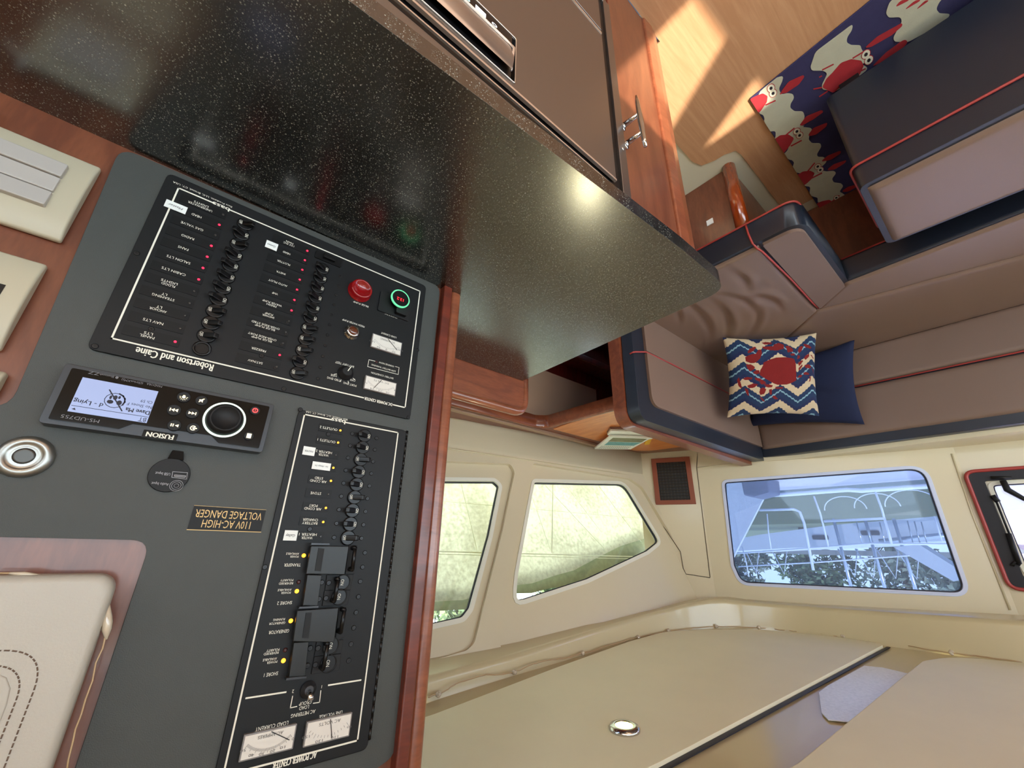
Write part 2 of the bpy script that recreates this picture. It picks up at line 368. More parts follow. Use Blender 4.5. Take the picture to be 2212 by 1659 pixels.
# each soffit lip pixel meets the vertical sheet that stands on the ceiling outline
def sheet_hit(px, py):
    d = ray(px, py); best = None
    for i in range(len(cbx)-1):
        a, b = cbx[i], cbx[i+1]; n = Vector((b.y-a.y, a.x-b.x, 0))
        if abs(d.dot(n)) < 1e-9: continue
        t = (a-EYE).dot(n)/d.dot(n); p = EYE+d*t
        s = (Vector((p.x, p.y, 0))-a).dot(b-a)/(b-a).length_squared
        if t > 0 and -.001 <= s <= 1.001: best = p
    return best
lip = [p for p in (sheet_hit(*q) for q in F) if p is not None]
lip = [Vector((1.285, -2.2, 1.82)), Vector((1.285, .3, 1.80))]+lip+[Vector((-.5, 2.49, 1.61)), Vector((-2.5, 2.49, 1.60))]
n = len(lip); vs = []
for p in lip:
    o_ = Vector((p.x-.75, p.y-1.3, 0)).normalized()
    if p.y < 1.2: o_ = Vector((1, 0, 0))
    if p.x < .6: o_ = Vector((.25, 1, 0)).normalized()
    tp = Vector((p.x, p.y, ceilz(p.y)+.005))-o_*.012
    vs += [tp, tp+Vector((0, 0, -.022))+o_*.006, p+Vector((0, 0, .02))-o_*.004, p+Vector((0, 0, .004)), p+o_*.012, p+o_*.6+Vector((0, 0, .012))]
m_ = 6
fas.add(vs, [(i*m_+k, (i+1)*m_+k, (i+1)*m_+k+1, i*m_+k+1) for i in range(n-1) for k in range(m_-1)], 0, True)
fo = struct(fas.build('trim_3', CREAMG))

# --- starboard side wall: raised skin with big cut-outs, recessed skin with the window openings
# window outlines in photo pixels, walked on the leaning plane
W2 = [(1153, 1037), (1342, 1042), (1372, 1072), (1424, 1166), (1418, 1182), (1270, 1258), (1108, 1312), (1105, 1296), (1112, 1250)]
W1 = [(700, 1030), (1068, 1034), (1084, 1048), (1062, 1160), (1020, 1318), (1002, 1342), (940, 1356), (700, 1420)]
def swin(W, off, r): return rpoly([sp(x, y, off) for x, y in W], r, 4)
W2 = [(1150, 1036), (1350, 1041), (1430, 1172), (1400, 1196), (1270, 1258), (1106, 1312), (1112, 1240)]
w2 = swin(W2, .02, [.035, .09, .05, .06, .3, .05, .2]); w1 = swin(W1, .02, [0, .03, .03, .2, .05, .05, .2, 0])
def splane(x, z, y, off=0):
    # point of the leaning plane with given y and z
    P = S0+SN*off; xx = P.x-(SN.y*(y-P.y)+SN.z*(z-P.z))/SN.x; return Vector((xx, y, z))
corner_lo = splane(0, .96, 2.27, .02); 
outer = [splane(0, .93, -2.2, .02), splane(0, .93, 2.29, .02), splane(0, 1.95, 2.50, .02), splane(0, 1.95, -2.2, .02)]
back_w = [splane(0, 1.1, -1.8, .02), splane(0, 1.1, -.75, .02), splane(0, 1.65, -.75, .02), splane(0, 1.65, -1.8, .02)]
struct(MB().prism(outer, SN*.03, [w1, w2, back_w]).build('wall_right', CREAM))
# raised frame lands around the recesses (outline read from the mouldings)
R2 = [(1152, 1000), (1362, 1034), (1388, 1052), (1474, 1196), (1520, 1300), (1500, 1390), (1300, 1440), (1105, 1470), (1080, 1390), (1076, 1352), (1112, 1180)]
R1 = [(700, 985), (1104, 1002), (1112, 1020), (1085, 1150), (1025, 1390), (1008, 1405), (940, 1425), (700, 1500)]
r2 = swin(R2, 0, [.03, .06, .05, .1, 0, 0, 0, 0, .03, .03, .3]); r1 = swin(R1, 0, [0, .04, .04, .3, .05, .05, .2, 0])
outer2 = [splane(0, .93, -.3, 0), splane(0, .93, 2.29, 0), splane(0, 1.95, 2.50, 0), splane(0, 1.95, -.3, 0)]
struct(MB().prism(outer2, SN*.0195, [r1, r2]).build('trim_4', CREAM, bevel=.006))
# window units
def window_unit(name, loop, nrm, fw, mf, mg, gask, depth=.03, label=None):
    root = bpy.data.objects.new(name, None); COL.objects.link(root); root.location = loop[0]; root['kind'] = 'structure'
    lo = offset_loop(loop, fw*.25); li = offset_loop(loop, -fw)
    if (Vector(lo[0])-Vector(li[0])).length == 0: pass
    ring([p-nrm*.004 for p in lo], [p-nrm*.004 for p in li], nrm*depth, 'window_frame', mf, root, .002)
    l2 = offset_loop(li, -.0045)
    ring([p+nrm*.006 for p in li], [p+nrm*.006 for p in l2], nrm*.012, 'gasket', gask, root)
    MB().prism([p+nrm*.014 for p in li], nrm*.003).build('pane', mg, root)
    return root
def orient(loop, nrm):
    s = Vector()
    for i in range(len(loop)): s += loop[i].cross(loop[(i+1) % len(loop)])
    return loop
def ensure_out(loop):
    # offset_loop must grow the loop for positive dist
    c = sum(loop, Vector())/len(loop); t = offset_loop(loop, .01)
    return sum((t[i]-c).length-(loop[i]-c).length for i in range(len(loop))) > 0
_off = offset_loop
def offset_loop(pts, dist):
    P = [Vector(p) for p in pts]; c = sum(P, Vector())/len(P); t = _off(P, .005)
    if sum((t[i]-c).length-(P[i]-c).length for i in range(len(P))) < 0: dist = -dist
    return _off(P, dist)
window_unit('window_1', w1, SN, .014, FRAMEW, GLASS, GASKET)
window_unit('window_2', w2, SN, .014, FRAMEW, GLASS, GASKET)

# ledge below the side windows, rounded end by the vent
LB = (1.657, .964), (1.472, 2.279)
ldir = (Vector((LB[1][0], LB[1][1], 0))-Vector((LB[0][0], LB[0][1], 0))).normalized(); lnr = Vector((ldir.y, -ldir.x, 0))
def lw(s, off, z): return Vector((LB[0][0], LB[0][1], 0))+ldir*s+lnr*off+Vector((0, 0, z))
o = MB(); prof = [(-.002, .82), (0, .835), (0, .97), (.004, .99), (.02, 1.0), (.05, 1.003), (.09, 1.0)]
L0, L1 = -2.8, 1.325
vs = []
for s_ in (L0, L1): vs += [lw(s_, a, z) for a, z in prof]
m_ = len(prof); o.add(vs, [(k, k+1, m_+k+1, m_+k) for k in range(m_-1)]+[tuple(range(m_, 2*m_))], 0, True)
struct(o.build('trim_5', CREAM))

g = MB(); g.tube([lw(s_, .002, .998) for s_ in (-.9, 0, .6, 1.2, 1.33)], .0055, 8); struct(g.build('trim_13', CREAMG))
# --- front wall
def vquad(a, b, z0, z1, name, holes=(), m=CREAM, th=.03, off=0):
    a = Vector((a[0], a[1], 0)); b = Vector((b[0], b[1], 0)); n = Vector((b.y-a.y, a.x-b.x, 0)).normalized()
    if n.y < 0: n = -n
    Z = Vector((0, 0, 1)); p = [a+Z*z0+n*off, b+Z*z0+n*off, b+Z*z1+n*off, a+Z*z1+n*off]
    return MB().prism(p, n*th, holes), n
mb, nV = vquad((1.50, 2.255), (1.182, 2.414), .80, 1.95, 'x'); struct(mb.build('wall_front', CREAM))
W3 = [(1562, 1038), (1995, 1006), (2016, 1022), (2096, 1268), (2080, 1288), (1600, 1263), (1583, 1240)]
W3 = [(1559, 1038), (2000, 1005), (2098, 1289), (1598, 1263), (1580, 1222)]
w3 = rpoly([fg(*q) for q in W3], [.035, .07, .06, .08, .06], 7)
mb, nG = vquad((1.205, 2.4055), (.12, 2.733), .945, 1.95, 'x', [w3]); struct(mb.build('wall_front', CREAM, label=None))
mb, _n = vquad((1.193, 2.409), (.868, 2.507), .80, .955, 'x'); struct(mb.build('wall_front', CREAM))
struct(MB().prism([(.90, 2.49, .925), (.13, 2.76, .925), (-1.2, 2.885, .925), (-2.0, 2.885, .925), (-2.0, 2.545, .925), (.70, 2.545, .925)], (0, 0, .026)).build('trim_12', CREAM, bevel=.004))
def pxy(px, py, off): # hatch window plane
    return fh(px, py, off)
h0 = fh(2118, 1035); 
W4 = [(2100, 1022), (2212, 1008)]
def hpt(s, z, off=0):
    d = (Vector((HB[0]-HA[0], HB[1]-HA[1], 0))).normalized(); n = Vector((-d.y, d.x, 0)); n = n if n.y > 0 else -n
    return Vector((HA[0], HA[1], 0))+d*s+n*off+Vector((0, 0, z))
for q in [(2085, 1020), (2180, 1262), (2115, 1040), (2190, 1240)]:
    pass
q0 = fh(2082, 1020); q1 = fh(2172, 1258)
s_left = ((q0.x-HA[0])**2+(q0.y-HA[1])**2)**.5
zb4 = q0.z; zt4 = fh(2185, 1272).z
w4 = rpoly([hpt(s_left+.055, zb4+.05), hpt(s_left+.75, zb4+.05), hpt(s_left+.75, zt4-.05), hpt(s_left+.055, zt4-.05)], .03, 4)
mb, nH = vquad((.14, 2.7285), HB, .945, 1.95, 'x', [w4]); struct(mb.build('wall_front', CREAM))
window_unit('window_3', w3, nG, .012, mat('pale_blue_frame', (206, 214, 240), .35), GLASSB, GASKET)
w4r = window_unit('window_4', w4, nH, .012, FRAMEW, pane_mat('lilac_glass', (232, 226, 244), .04, .1, (235, 225, 255)), GASKET)
# black padded surround with red edge around window 4
o4 = rpoly([hpt(s_left, zb4, -.012), hpt(s_left+.86, zb4, -.012), hpt(s_left+.86, zt4, -.012), hpt(s_left, zt4, -.012)], .035, 6)
i4 = rpoly([hpt(s_left+.05, zb4+.045, -.012), hpt(s_left+.76, zb4+.045, -.012), hpt(s_left+.76, zt4-.045, -.012), hpt(s_left+.05, zt4-.045, -.012)], .008, 3)
so = thing('window_surround', hpt(s_left, zb4), 'black padded surround with red piping around the far right window', 'window surround')
ring(o4, i4, nH*.014, 'padded_frame', mat('black_padding', (16, 17, 28), .5), so, .006)
MB().tube(o4, .0075, 8, closed=True).build('piping', PIPING, so)
# stays and handle on window 4 (part of the window)
g = MB()
def h4(x, y, off=-.02): return fh(x, y, off)
g.tube([h4(2150, 1078), h4(2185, 1165)], .0035, 8); g.tube([h4(2178, 1152), h4(2201, 1218)], .009, 10); g.tube([h4(2144, 1070), h4(2156, 1084)], .010, 6)
g.tube([h4(2186, 1222), h4(2192, 1214), h4(2205, 1220)], .0065, 6)
g.build('gas_stay', BLACKM, w4r)
g = MB(); g.tube([h4(2140, 1032), h4(2185, 1032)], .007, 6); g.tube([h4(2166, 1038), h4(2176, 1058), h4(2212, 1078), h4(2260, 1096)], [.010, .012, .009, .008], 8)
g.build('handle', BLACKM, w4r)
# vertical moulding between window 3 and window 4
g = MB(); g.tube([fg(2056, 980, -.001), fg(2100, 1110, -.001), fg(2182, 1318, -.001)], .004, 6); struct(g.build('trim_6', CREAM))
# horizontal shelf moulding below the front windows and behind the backrests
g = MB(); g.tube([fg(1506, 1010), fg(1560, 1004), fg(1700, 992), fg(1900, 975), fg(2064, 960)], .003, 6)
g.tube([fh(2064, 960), fh(2212, 948)], .003, 6); struct(g.build('trim_7', CREAM))
g = MB(); a = fv(1387, 1040, -.001)
g.tube([fv(1507, 975, -.001), fv(1505, 1010, -.001), fv(1534, 1247, -.001)], .0022, 5, mi=0); g.tube([fv(1365, 1034, -.002), fv(1470, 1192, -.002), fv(1476, 1228, -.002), fv(1482, 1240, -.002), fv(1534, 1248, -.002)], .0022, 5)
struct(g.build('trim_8', mat('groove_shadow_line', (96, 84, 66), .7)))

struct(MB().box(-2.5, .88, 2.90, 2.93, -.05, .95).build('wall_front', CREAM))
struct(MB().box(.88, 2.2, 2.62, 2.65, -.7, .80).build('wall_front', CREAM))
struct(MB().box(.87, .90, 2.60, 2.93, -.7, .943).build('wall_front', CREAM))
# back and port walls (behind the camera), with the big openings the daylight comes through
mb = MB().prism([(-2.5, -2.2, -.05), (1.7, -2.2, -.05), (1.7, -2.2, 2.1), (-2.5, -2.2, 2.1)], (0, -.05, 0), [[(-2.2, -2.2, .1), (-.2, -2.2, .1), (-.7, -2.2, .95), (-2.2, -2.2, .95)]])
struct(mb.build('wall_back', CREAM))
mb = MB().prism([(-2.5, -2.2, -.05), (-2.5, 3, -.05), (-2.5, 3, 2.1), (-2.5, -2.2, 2.1)], (-.05, 0, 0), [[(-2.5, -1.9, .85), (-2.5, 2.6, .85), (-2.5, 2.6, 1.72), (-2.5, -1.9, 1.72)]])
struct(mb.build('wall_left', CREAM))

# ------------------------------------------------------------------ panel bulkhead (plane X = WX, seen from -X)
WX = .65
def w(px, py, h=0): return atX(px, py, WX-h)
U = Vector((0, -1, 0)); V = Vector((0, 0, 1)); N = Vector((-1, 0, 0))
def wp(y, z, h=0): return Vector((WX-h, y, z))
# wood bulkhead behind everything, ends in a varnished post
struct(MB().box(.655, .70, -2.2, .34, .90, 1.95).build('wall_bulkhead', CHERRY))
struct(MB().prism(rpoly([wp(.328, .915, .012), wp(.3475, .915, .012), wp(.3475, 1.95, .012), wp(.328, 1.95, .012)], 0), (.06, 0, 0)).build('trim_9', CHERRYD, bevel=.003))
struct(MB().prism(rpoly([(.646, .350, .915), (.646, .376, .915), (.704, .376, .915), (.704, .350, .915)], [.012, .018, .018, .006], 5), (0, 0, 1.0)).build('trim_10', RAILW, bevel=.002))
# grey laminate facing
gp = rpoly([wp(-.176, .925), wp(.324, .918), wp(.331, 1.678), wp(.331, 2.0), wp(-.006, 2.0), wp(-.006, 1.424), wp(-.8, 1.424), wp(-.8, 1.265), wp(-.156, 1.30)], [.02, .02, 0, 0, 0, .018, 0, 0, .02], 5)
gp = rpoly([wp(-.176, .925), wp(.324, .918), wp(.331, 1.695), wp(-.006, 1.80), wp(-.006, 1.424), wp(-.8, 1.424), wp(-.8, 1.30), wp(-.156, 1.30)], [.02, .02, .02, 0, .018, 0, 0, .02], 5)
struct(MB().prism(gp, (.006, 0, 0)).build('trim_11', GREY, bevel=.0025))

# ---- generic wall-panel helpers
def wbox(mb, p, q, h0, h1, r=0, mi=0):
    """rectangle given by two opposite (y,z) corners, standing h0..h1 proud"""
    (y0, z0), (y1, z1) = p, q
    L = [wp(y0, z0, h1), wp(y1, z0, h1), wp(y1, z1, h1), wp(y0, z1, h1)]
    if r: L = rpoly(L, r, 4)
    return mb.prism(L, (h1-h0, 0, 0), mi=mi)
def yz(px, py, h=0): p = w(px, py, h); return (p.y, p.z)
def line(mb, a, b, t, h, hh=.0004):
    """painted line between two wall points"""
    a = Vector(a); b = Vector(b); d = (b-a).normalized(); s_ = d.cross(N)*t/2
    mb.prism([a-s_-d*t/2, b-s_+d*t/2, b+s_+d*t/2, a+s_-d*t/2], N*hh)
def T(mb, s, px, py, cap, h, width=None, ang=0, **k):
    c = w(px, py, h) if not isinstance(px, Vector) else px
    u = U*math.cos(ang)+V*math.sin(ang); v = -U*math.sin(ang)+V*math.cos(ang)
    add_text(mb, s, c, u, v, cap, width, **k)
def screw(mb, c, r=.0032, cross=True):
    mb.lathe(c, N, [(r, 0), (r, .0006), (r*.6, .0012), (0.0001, .0012)], 12, 0)
def screws(name, pts, parent, r=.0033):
    m = mat_screw
    for p in pts:
        mb = MB(); mb.lathe(p, N, [(r, 0), (r, .0007), (r*.75, .0013)], 14, 0)
        a = random.uniform(0, 1.5)
        for q in (a, a+math.pi/2):
            d = U*math.cos(q)+V*math.sin(q); e = d.cross(N); t = p+N*.00135
            mb.prism([t-d*r*.55-e*r*.13, t+d*r*.55-e*r*.13, t+d*r*.55+e*r*.13, t-d*r*.55+e*r*.13], N*.0001, mi=1)
        mb.build(name, [m, BLACKD], parent)
mat_screw = mat('black_screw', (44, 44, 45), .35, metal=.6)
HP = .0035          # front face height of the black panels

def breaker(c, on, parent, r=.0105, mark=True, state='OFF'):
    """round breaker boss with a toggle; on = lever leans to the left of the photo (+ away from aft)"""
    mb = MB(); mb.lathe(c, N, [(r, 0), (r, .0028), (r*.9, .0036), (r*.86, .0036)], 22, 0)
    o = mb.build('circuit_breaker', BLACKD, parent)
    d = U*-1 if not on else U      # photo left is +U?  U=(0,-1,0) points to photo left
    base = c+N*.003; tip = c+N*.013+d*.0125
    w_ = .0036
    L = MB(); s1 = V*w_
    vs = [base-s1*1.1-d*.005, base+s1*1.1-d*.005, base+s1*1.1+d*.006, base-s1*1.1+d*.006, tip-s1-d*.0042, tip+s1-d*.0042, tip+s1+d*.001-N*.002, tip-s1+d*.001-N*.002]
    L.add(vs, [(0, 3, 2, 1), (4, 5, 6, 7), (0, 1, 5, 4), (1, 2, 6, 5), (2, 3, 7, 6), (3, 0, 4, 7)])
    L.build('toggle_lever', BLACKD, o, bevel=.0012, seg=2)
    if mark:
        t = MB(); T(t, 'ON' if on else 'OFF', c-d*.0062+N*.0040, 0, .0042, 0, .0062, ang=math.pi/2)
        t.build('lettering', INK, o)
    return o

# ================= DC power panel
dcp = thing('electrical_panel', wp(.13, .95, 0), 'wide black DC power center panel standing just above the counter', 'electrical panel')
d_tl = yz(355, 377, HP); 
L_ = [w(352, 376, HP), w(922, 612, HP), w(886, 905, HP), w(196, 757, HP)]
y0 = (L_[0].y+L_[3].y)/2; y1 = (L_[1].y+L_[2].y)/2; z0 = (L_[0].z+L_[1].z)/2; z1 = (L_[2].z+L_[3].z)/2
mb = MB(); wbox(mb, (y0, z0), (y1, z1), 0.0005, HP, .009); dpan = mb.build('panel_plate', BLACKP, dcp, bevel=.0006, seg=1)
ink = MB(); hh = HP+.0002
A_, B_, C_, D_ = [w(*q, HP) for q in ((385.9, 405.4), (907.2, 630.2), (874.6, 881), (241.7, 730.3))]
ya = (A_.y+D_.y)/2; yb = (B_.y+C_.y)/2; za = (A_.z+B_.z)/2; zb = (C_.z+D_.z)/2
def P(y, z): return wp(y, z, hh)
t_ = .0019
line(ink, P(ya, za), P(ya, zb), t_, hh)
line(ink, P(yb, za), P(yb, zb), t_, hh)
gapa, gapb = w(463, 438, hh).y, w(495, 452, hh).y
line(ink, P(ya, za), P(gapa, za), t_, hh); line(ink, P(gapb, za), P(yb, za), t_, hh)
gapa, gapb = w(785, 858, hh).y, w(850, 873, hh).y
line(ink, P(ya, zb), P(gapa, zb), t_, hh); line(ink, P(gapb, zb), P(yb, zb), t_, hh)
T(ink, 'DC POWER CENTER', Vector(P((gapa+gapb)/2, zb)), 0, .0052, 0, abs(gapb-gapa)*.92, bold=.00025)
T(ink, 'Robertson and Caine', 381, 776, .0100, hh, (w(300, 757, hh)-w(465, 797, hh)).length, bold=.0003)
T(ink, 'bass', 478, 446, .0066, hh, .021, bold=.0003)
T(ink, 'Bass Products, LLC, Bristol, CT, USA', 440, 421, .0028, hh, .072)
n = 12
rows_l = [('UNDERWATER', 'LIGHTS', 0, 0), ('HEAD', None, 1, 1), ('GAS VALVE', None, 0, 0), ('RADIO', None, 1, 1), ('FANS', None, 1, 1), ('SALON LTS', None, 1, 1), ('CABIN LTS', None, 1, 1), ('FLOOD', 'LIGHTS', 0, 1), ('STEAMING', 'LT', 0, 0), ('ANCHOR', 'LT', 0, 0), ('NAV LTS', None, 0, 0), ('PANEL', 'LTS', 1, 2)]
rows_r = [('12V DC', 'MAIN', 1, 3), ('HEAD', None, 1, 1), ('PLOTTER', None, 1, 1), ('INSTR', None, 1, 1), ('AUTO PILOT', None, 1, 1), ('VHF', None, 1, 1), ('FRESH', 'WATER PUMP', 1, 1), ('SHOWER', 'PUMP', 0, 0), ('BILGE PUMP', 'OVER-RIDE STBD', 0, 0), ('BILGE PUMP', 'OVER-RIDE PORT', 0, 0), ('FREEZER', None, 1, 1), ('SAT/NAV', None, 0, 0)]
CW = .0038*.78
def labelrow(parent, ink, ctr, a, b, led, pw, ph, capl=.0036, h=HP, ledm=None, ledoff=.0):
    mb = MB(); mb.prism(rpoly([ctr+U*-pw/2-V*ph/2+N*.0008, ctr+U*pw/2-V*ph/2+N*.0008, ctr+U*pw/2+V*ph/2+N*.0008, ctr-U*pw/2+V*ph/2+N*.0008], .0006, 2), (.0007, 0, 0))
    p = mb.build('label_plate', PLATE, parent)
    t = ctr+N*.0010+U*.004
    wd_ = lambda s: len(s)*capl*.80
    if b:
        T(ink, a, t+V*capl*.62, 0, capl*.95, 0, wd_(a)); T(ink, b, t-V*capl*.62, 0, capl*.95, 0, wd_(b))
    else: T(ink, a, t, 0, capl, 0, wd_(a))
    c = ctr+U*-(pw/2-.0045)+N*.0006
    mb = MB(); mb.lathe(c, N, [(.0016, 0), (.0016, .0007), (.001, .0013)], 10)
    mb.build('indicator_light', ledm if led else LEDO, p)
c0, c1 = w(440, 447, HP), w(329.5, 726.5, HP); b0, b1 = w(531, 487, HP), w(433.6, 753.1, HP)
for i, (a, b, led, st) in enumerate(rows_l):
    z = lerp(c0.z, c1.z, i/11); ctr = wp(c0.y*.5+c1.y*.5, z, HP); labelrow(dcp, ink, ctr, a, b, led, .056, .0135, ledm=LEDR)
    bc = wp(b0.y*.5+b1.y*.5, lerp(b0.z, b1.z, i/11), HP)
    if st < 2: breaker(bc, bool(st), dcp)
    else:
        mb = MB(); mb.lathe(bc, N, [(.0105, 0), (.0105, .003), (.008, .003), (.0072, .0006)], 22); mb.build('blank_socket', BLACKD, dcp)
c2, c3 = w(630, 528.5, HP), w(559, 783.5, HP); b2_, b3 = w(695, 580.8, HP), w(643.2, 807.4, HP)
for i, (a, b, led, st) in enumerate(rows_r):
    z = lerp(c2.z, c3.z, i/11); ctr = wp((c2.y+c3.y)/2, z, HP); labelrow(dcp, ink, ctr, a, b, led, .056, .0135, .0033, ledm=LEDR)
    if st == 3:
        bc = w(710, 560, HP); mb = MB(); wbox(mb, (bc.y-.022, bc.z-.008), (bc.y+.022, bc.z+.008), HP, HP+.002, .003); o = mb.build('main_switch', BLACKD, dcp)
        mb = MB(); wbox(mb, (bc.y-.010, bc.z-.004), (bc.y+.010, bc.z+.004), HP+.002, HP+.008); mb.build('toggle_lever', BLACKD, o, bevel=.001)
    else: breaker(wp((b2_.y+b3.y)/2, lerp(b2_.z, b3.z, (i-1)/10), HP), bool(st), dcp)
# handwritten style stickers
def sticker(ctr, ww, hgt, s, parent, tw=None, cap=.0034, shear=.2, h=.0016):
    mb = MB(); mb.prism([ctr-U*ww/2-V*hgt/2+N*h, ctr+U*ww/2-V*hgt/2+N*h, ctr+U*ww/2+V*hgt/2+N*h, ctr-U*ww/2+V*hgt/2+N*h], (.0003, 0, 0))
    p = mb.build('sticker', WHITEST, parent, label='white sticker'); t = MB(); T(t, s, ctr+N*(h+.0002), 0, cap, 0, tw or ww*.7, shear=shear); t.build('lettering', INKD, p)
sticker(w(380, 448, HP), .024, .0125, 'Master', dcp); sticker(w(586.5, 531.5, HP), .0165, .0135, 'Guest', dcp)
# bilge pump lamp
c = w(779, 627, HP+.006); c = wp(c.y, c.z, HP)
mb = MB(); mb.lathe(c, N, [(.0205, 0), (.0205, .002), (.0185, .003), (.0185, .0125), (.017, .0145), (.0145, .0145), (.0135, .009), (.0001, .0085)], 32); mb.build('warning_lamp', REDB, dcp, label='round red lens')
T(ink, 'BILGE PUMP', 780, 657, .0034, hh, .027)
# voltmeter plug
mb = MB(); a, b = yz(818, 634, HP), yz(877, 686, HP); wbox(mb, (yz(820, 640, HP)[0], yz(850, 640, HP)[1]), (yz(884, 680, HP)[0], yz(850, 684, HP)[1]), HP, HP+.003, .003); sk = mb.build('socket_plate', BLACKM, dcp)
c = w(864, 648, HP+.016)
mb = MB(); mb.lathe(wp(c.y, c.z-.002, HP+.003), N, [(.012, 0), (.012, .006), (.0155, .008), (.0155, .0155)], 28); vm = mb.build('voltmeter', BLACKD, dcp)
mb = MB(); mb.lathe(wp(c.y, c.z-.002, HP+.0165), N, [(.0165, -.002), (.0180, -.001), (.0180, .002), (.0160, .0026), (.0160, 0)], 32); mb.build('ring', GREENR, vm)
t = MB(); T(t, '13.2', wp(c.y, c.z+.000, HP+.0192), 0, .0056, 0, .013); t.build('digits', DIGIT, vm)
mb = MB(); mb.lathe(wp(c.y, c.z-.002, HP+.0185), N, [(.0155, 0), (.0155, .0005)], 28); mb.build('display', BLACKD, vm)
mb = MB(); q = w(863, 676, HP+.003); wbox(mb, (q.y-.010, q.z-.008), (q.y+.012, q.z+.006), HP+.003, HP+.012, .003); mb.build('plug_housing', BLACKM, dcp, bevel=.0015)
T(ink, '12 VOLT DC', 845, 682, .0030, hh, .024)
# fresh water indicator
c = w(762, 716, HP+.008); c = wp(c.y, c.z, HP)
mb = MB(); mb.lathe(c, N, [(.013, 0), (.013, .003), (.0105, .004), (.0105, .010), (.0085, .0115), (.0078, .0115)], 26); fl = mb.build('indicator_lamp', CHROME, dcp, label='chrome ringed lamp')
mb = MB(); mb.lathe(c+N*.0108, N, [(.0080, 0), (.0072, .0018), (.004, .003), (.0001, .0033)], 20); mb.build('lens', mat('dark_amber_lens', (92, 44, 26), .1, coat=1), fl)
T(ink, 'FRESH WATER PUMP', 764, 698, .0034, hh, .038)
# meters
def meter(parent, corners, title, nums, word, h, needle, ticks=20):
    P4 = [w(x, y, h+.004) for x, y in corners]      # photo: a,b near word side ... ordered so world bottom-left first
    y0 = (P4[0].y+P4[3].y)/2; y1 = (P4[1].y+P4[2].y)/2; z0 = (P4[0].z+P4[1].z)/2; z1 = (P4[2].z+P4[3].z)/2
    if y1 < y0: y0, y1 = y1, y0
    if z1 < z0: z0, z1 = z1, z0
    mb = MB(); wbox(mb, (y0-.0015, z0-.0015), (y1+.0015, z1+.0015), h, h+.004, .001); o = mb.build('analog_meter', mat_clear, parent, bevel=.0006, seg=1)
    mb = MB(); wbox(mb, (y0, z0), (y1, z1), h+.004, h+.0046); mb.build('dial', METERF, o)
    W_, H_ = y1-y0, z1-z0; cx = (y0+y1)/2; hz = h+.0049
    t = MB(); T(t, word, wp(cx, z0+H_*.17, hz), 0, H_*.15, 0, W_*.50, shear=0)
    R = W_*.62; cz_ = z1-H_*.30-R*.98; span = .72
    for k in range(ticks+1):
        a = lerp(-span, span, k/ticks); d = Vector((0, -math.sin(a), math.cos(a))); ln = H_*(.20 if k % 5 == 0 else .12)
        p = wp(cx, cz_, hz)+d*R; s_ = d.cross(N)*.00018; t.add([p-s_, p+s_, p+s_+d*ln, p-s_+d*ln], [(0, 1, 2, 3)])
    for k, s in enumerate(nums):
        a = lerp(-span, span, k/(len(nums)-1)); d = Vector((0, -math.sin(a), math.cos(a))); p = wp(cx, cz_, hz)+d*(R+H_*.30); p.z = min(p.z, z1-H_*.08); T(t, s, p, 0, H_*.12, 0, H_*.13*len(s))
    t.build('scale_print', mat_dial, o)
    a = lerp(-span, span, needle); d = Vector((0, -math.sin(a), math.cos(a))); p = wp(cx, z0+.0006, hz+.0004); q = wp(cx, cz_, hz+.0004)+d*(R+H_*.20)
    t = MB(); s_ = (q-p).normalized().cross(N)*.0004; t.prism([p-s_, p+s_, q+s_, q-s_], (-.0003, 0, 0)); t.build('needle', BLACKD, o)
mat_clear = mat('grey_meter_case', (128, 124, 122), .2, coat=.6); mat_dial = mat('dial_print', (96, 94, 92), .6)
meter(dcp, [(806, 722), (867, 741), (864, 767), (803, 748)], '', ['100', '50', '0', '50', '100'], 'DC AMPERES', HP, .12)
meter(dcp, [(791, 812), (855, 829), (852, 855), (788, 837)], '', ['8', '10', '12', '14', '16'], 'DC VOLTS', HP, .72, 24)
T(ink, 'LOAD CURRENT', 840, 724, .0034, hh, .029); T(ink, 'BATTERY CONDITION', 826, 811, .0032, hh, .040)
T(ink, 'CHARGE NOW', 835, 787, .0030, hh, .028); T(ink, 'LOW BATTERY WARNING', 829, 795, .0030, hh, .044)
a, b, c, d = [w(*q, hh) for q in ((797, 777), (862, 794), (860, 809), (794, 792))]
for p, q in ((a, a.lerp(b, .2)), (a.lerp(b, .87), b), (b, c), (c, d), (d, a)): line(ink, p, q, .0007, hh)
mb = MB(); mb.lathe(w(813, 782, HP), N, [(.0024, 0), (.0024, .001), (.001, .0018)], 12); mb.build('indicator_light', LEDRO, dcp)
# rotary test switch
c = w(746, 806, HP)
mb = MB(); mb.lathe(c, N, [(.0125, 0), (.0125, .002), (.0095, .003), (.0085, .011), (.006, .012)], 24); rk = mb.build('rotary_knob', BLACKM, dcp)
mb = MB(); p = c+N*.0122; d = (U*-.4+V*-.9).normalized(); e = d.cross(N)*.0006; mb.prism([p-e, p+e, p+e+d*.009, p-e+d*.009], (-.0004, 0, 0)); mb.build('pointer', INK, rk)
T(ink, 'BATTERY TEST', 745, 787, .0036, hh, .030)
for s, q, ww in (('OFF', (762, 821), .0085), ('PORT ENG', (756, 830), .021), ('STBD ENG', (722, 819), .022), ('HSE', (721, 811), .009)): T(ink, s, q[0], q[1], .0034, hh, ww)
for q in ((-1.3, .55), (-.5, 1), (.35, 1), (1.15, .5)):
    d = (U*q[0]+V*q[1]).normalized(); p = c+d*.0145+N*.0006; line(ink, p, p+d*.0035, .0009, hh)
screws('screw', [w(*q, HP) for q in ((205, 748), (613, 840), (882, 902), (295, 547), (902, 756), (327, 711), (565, 769))], dcp)
scl = []
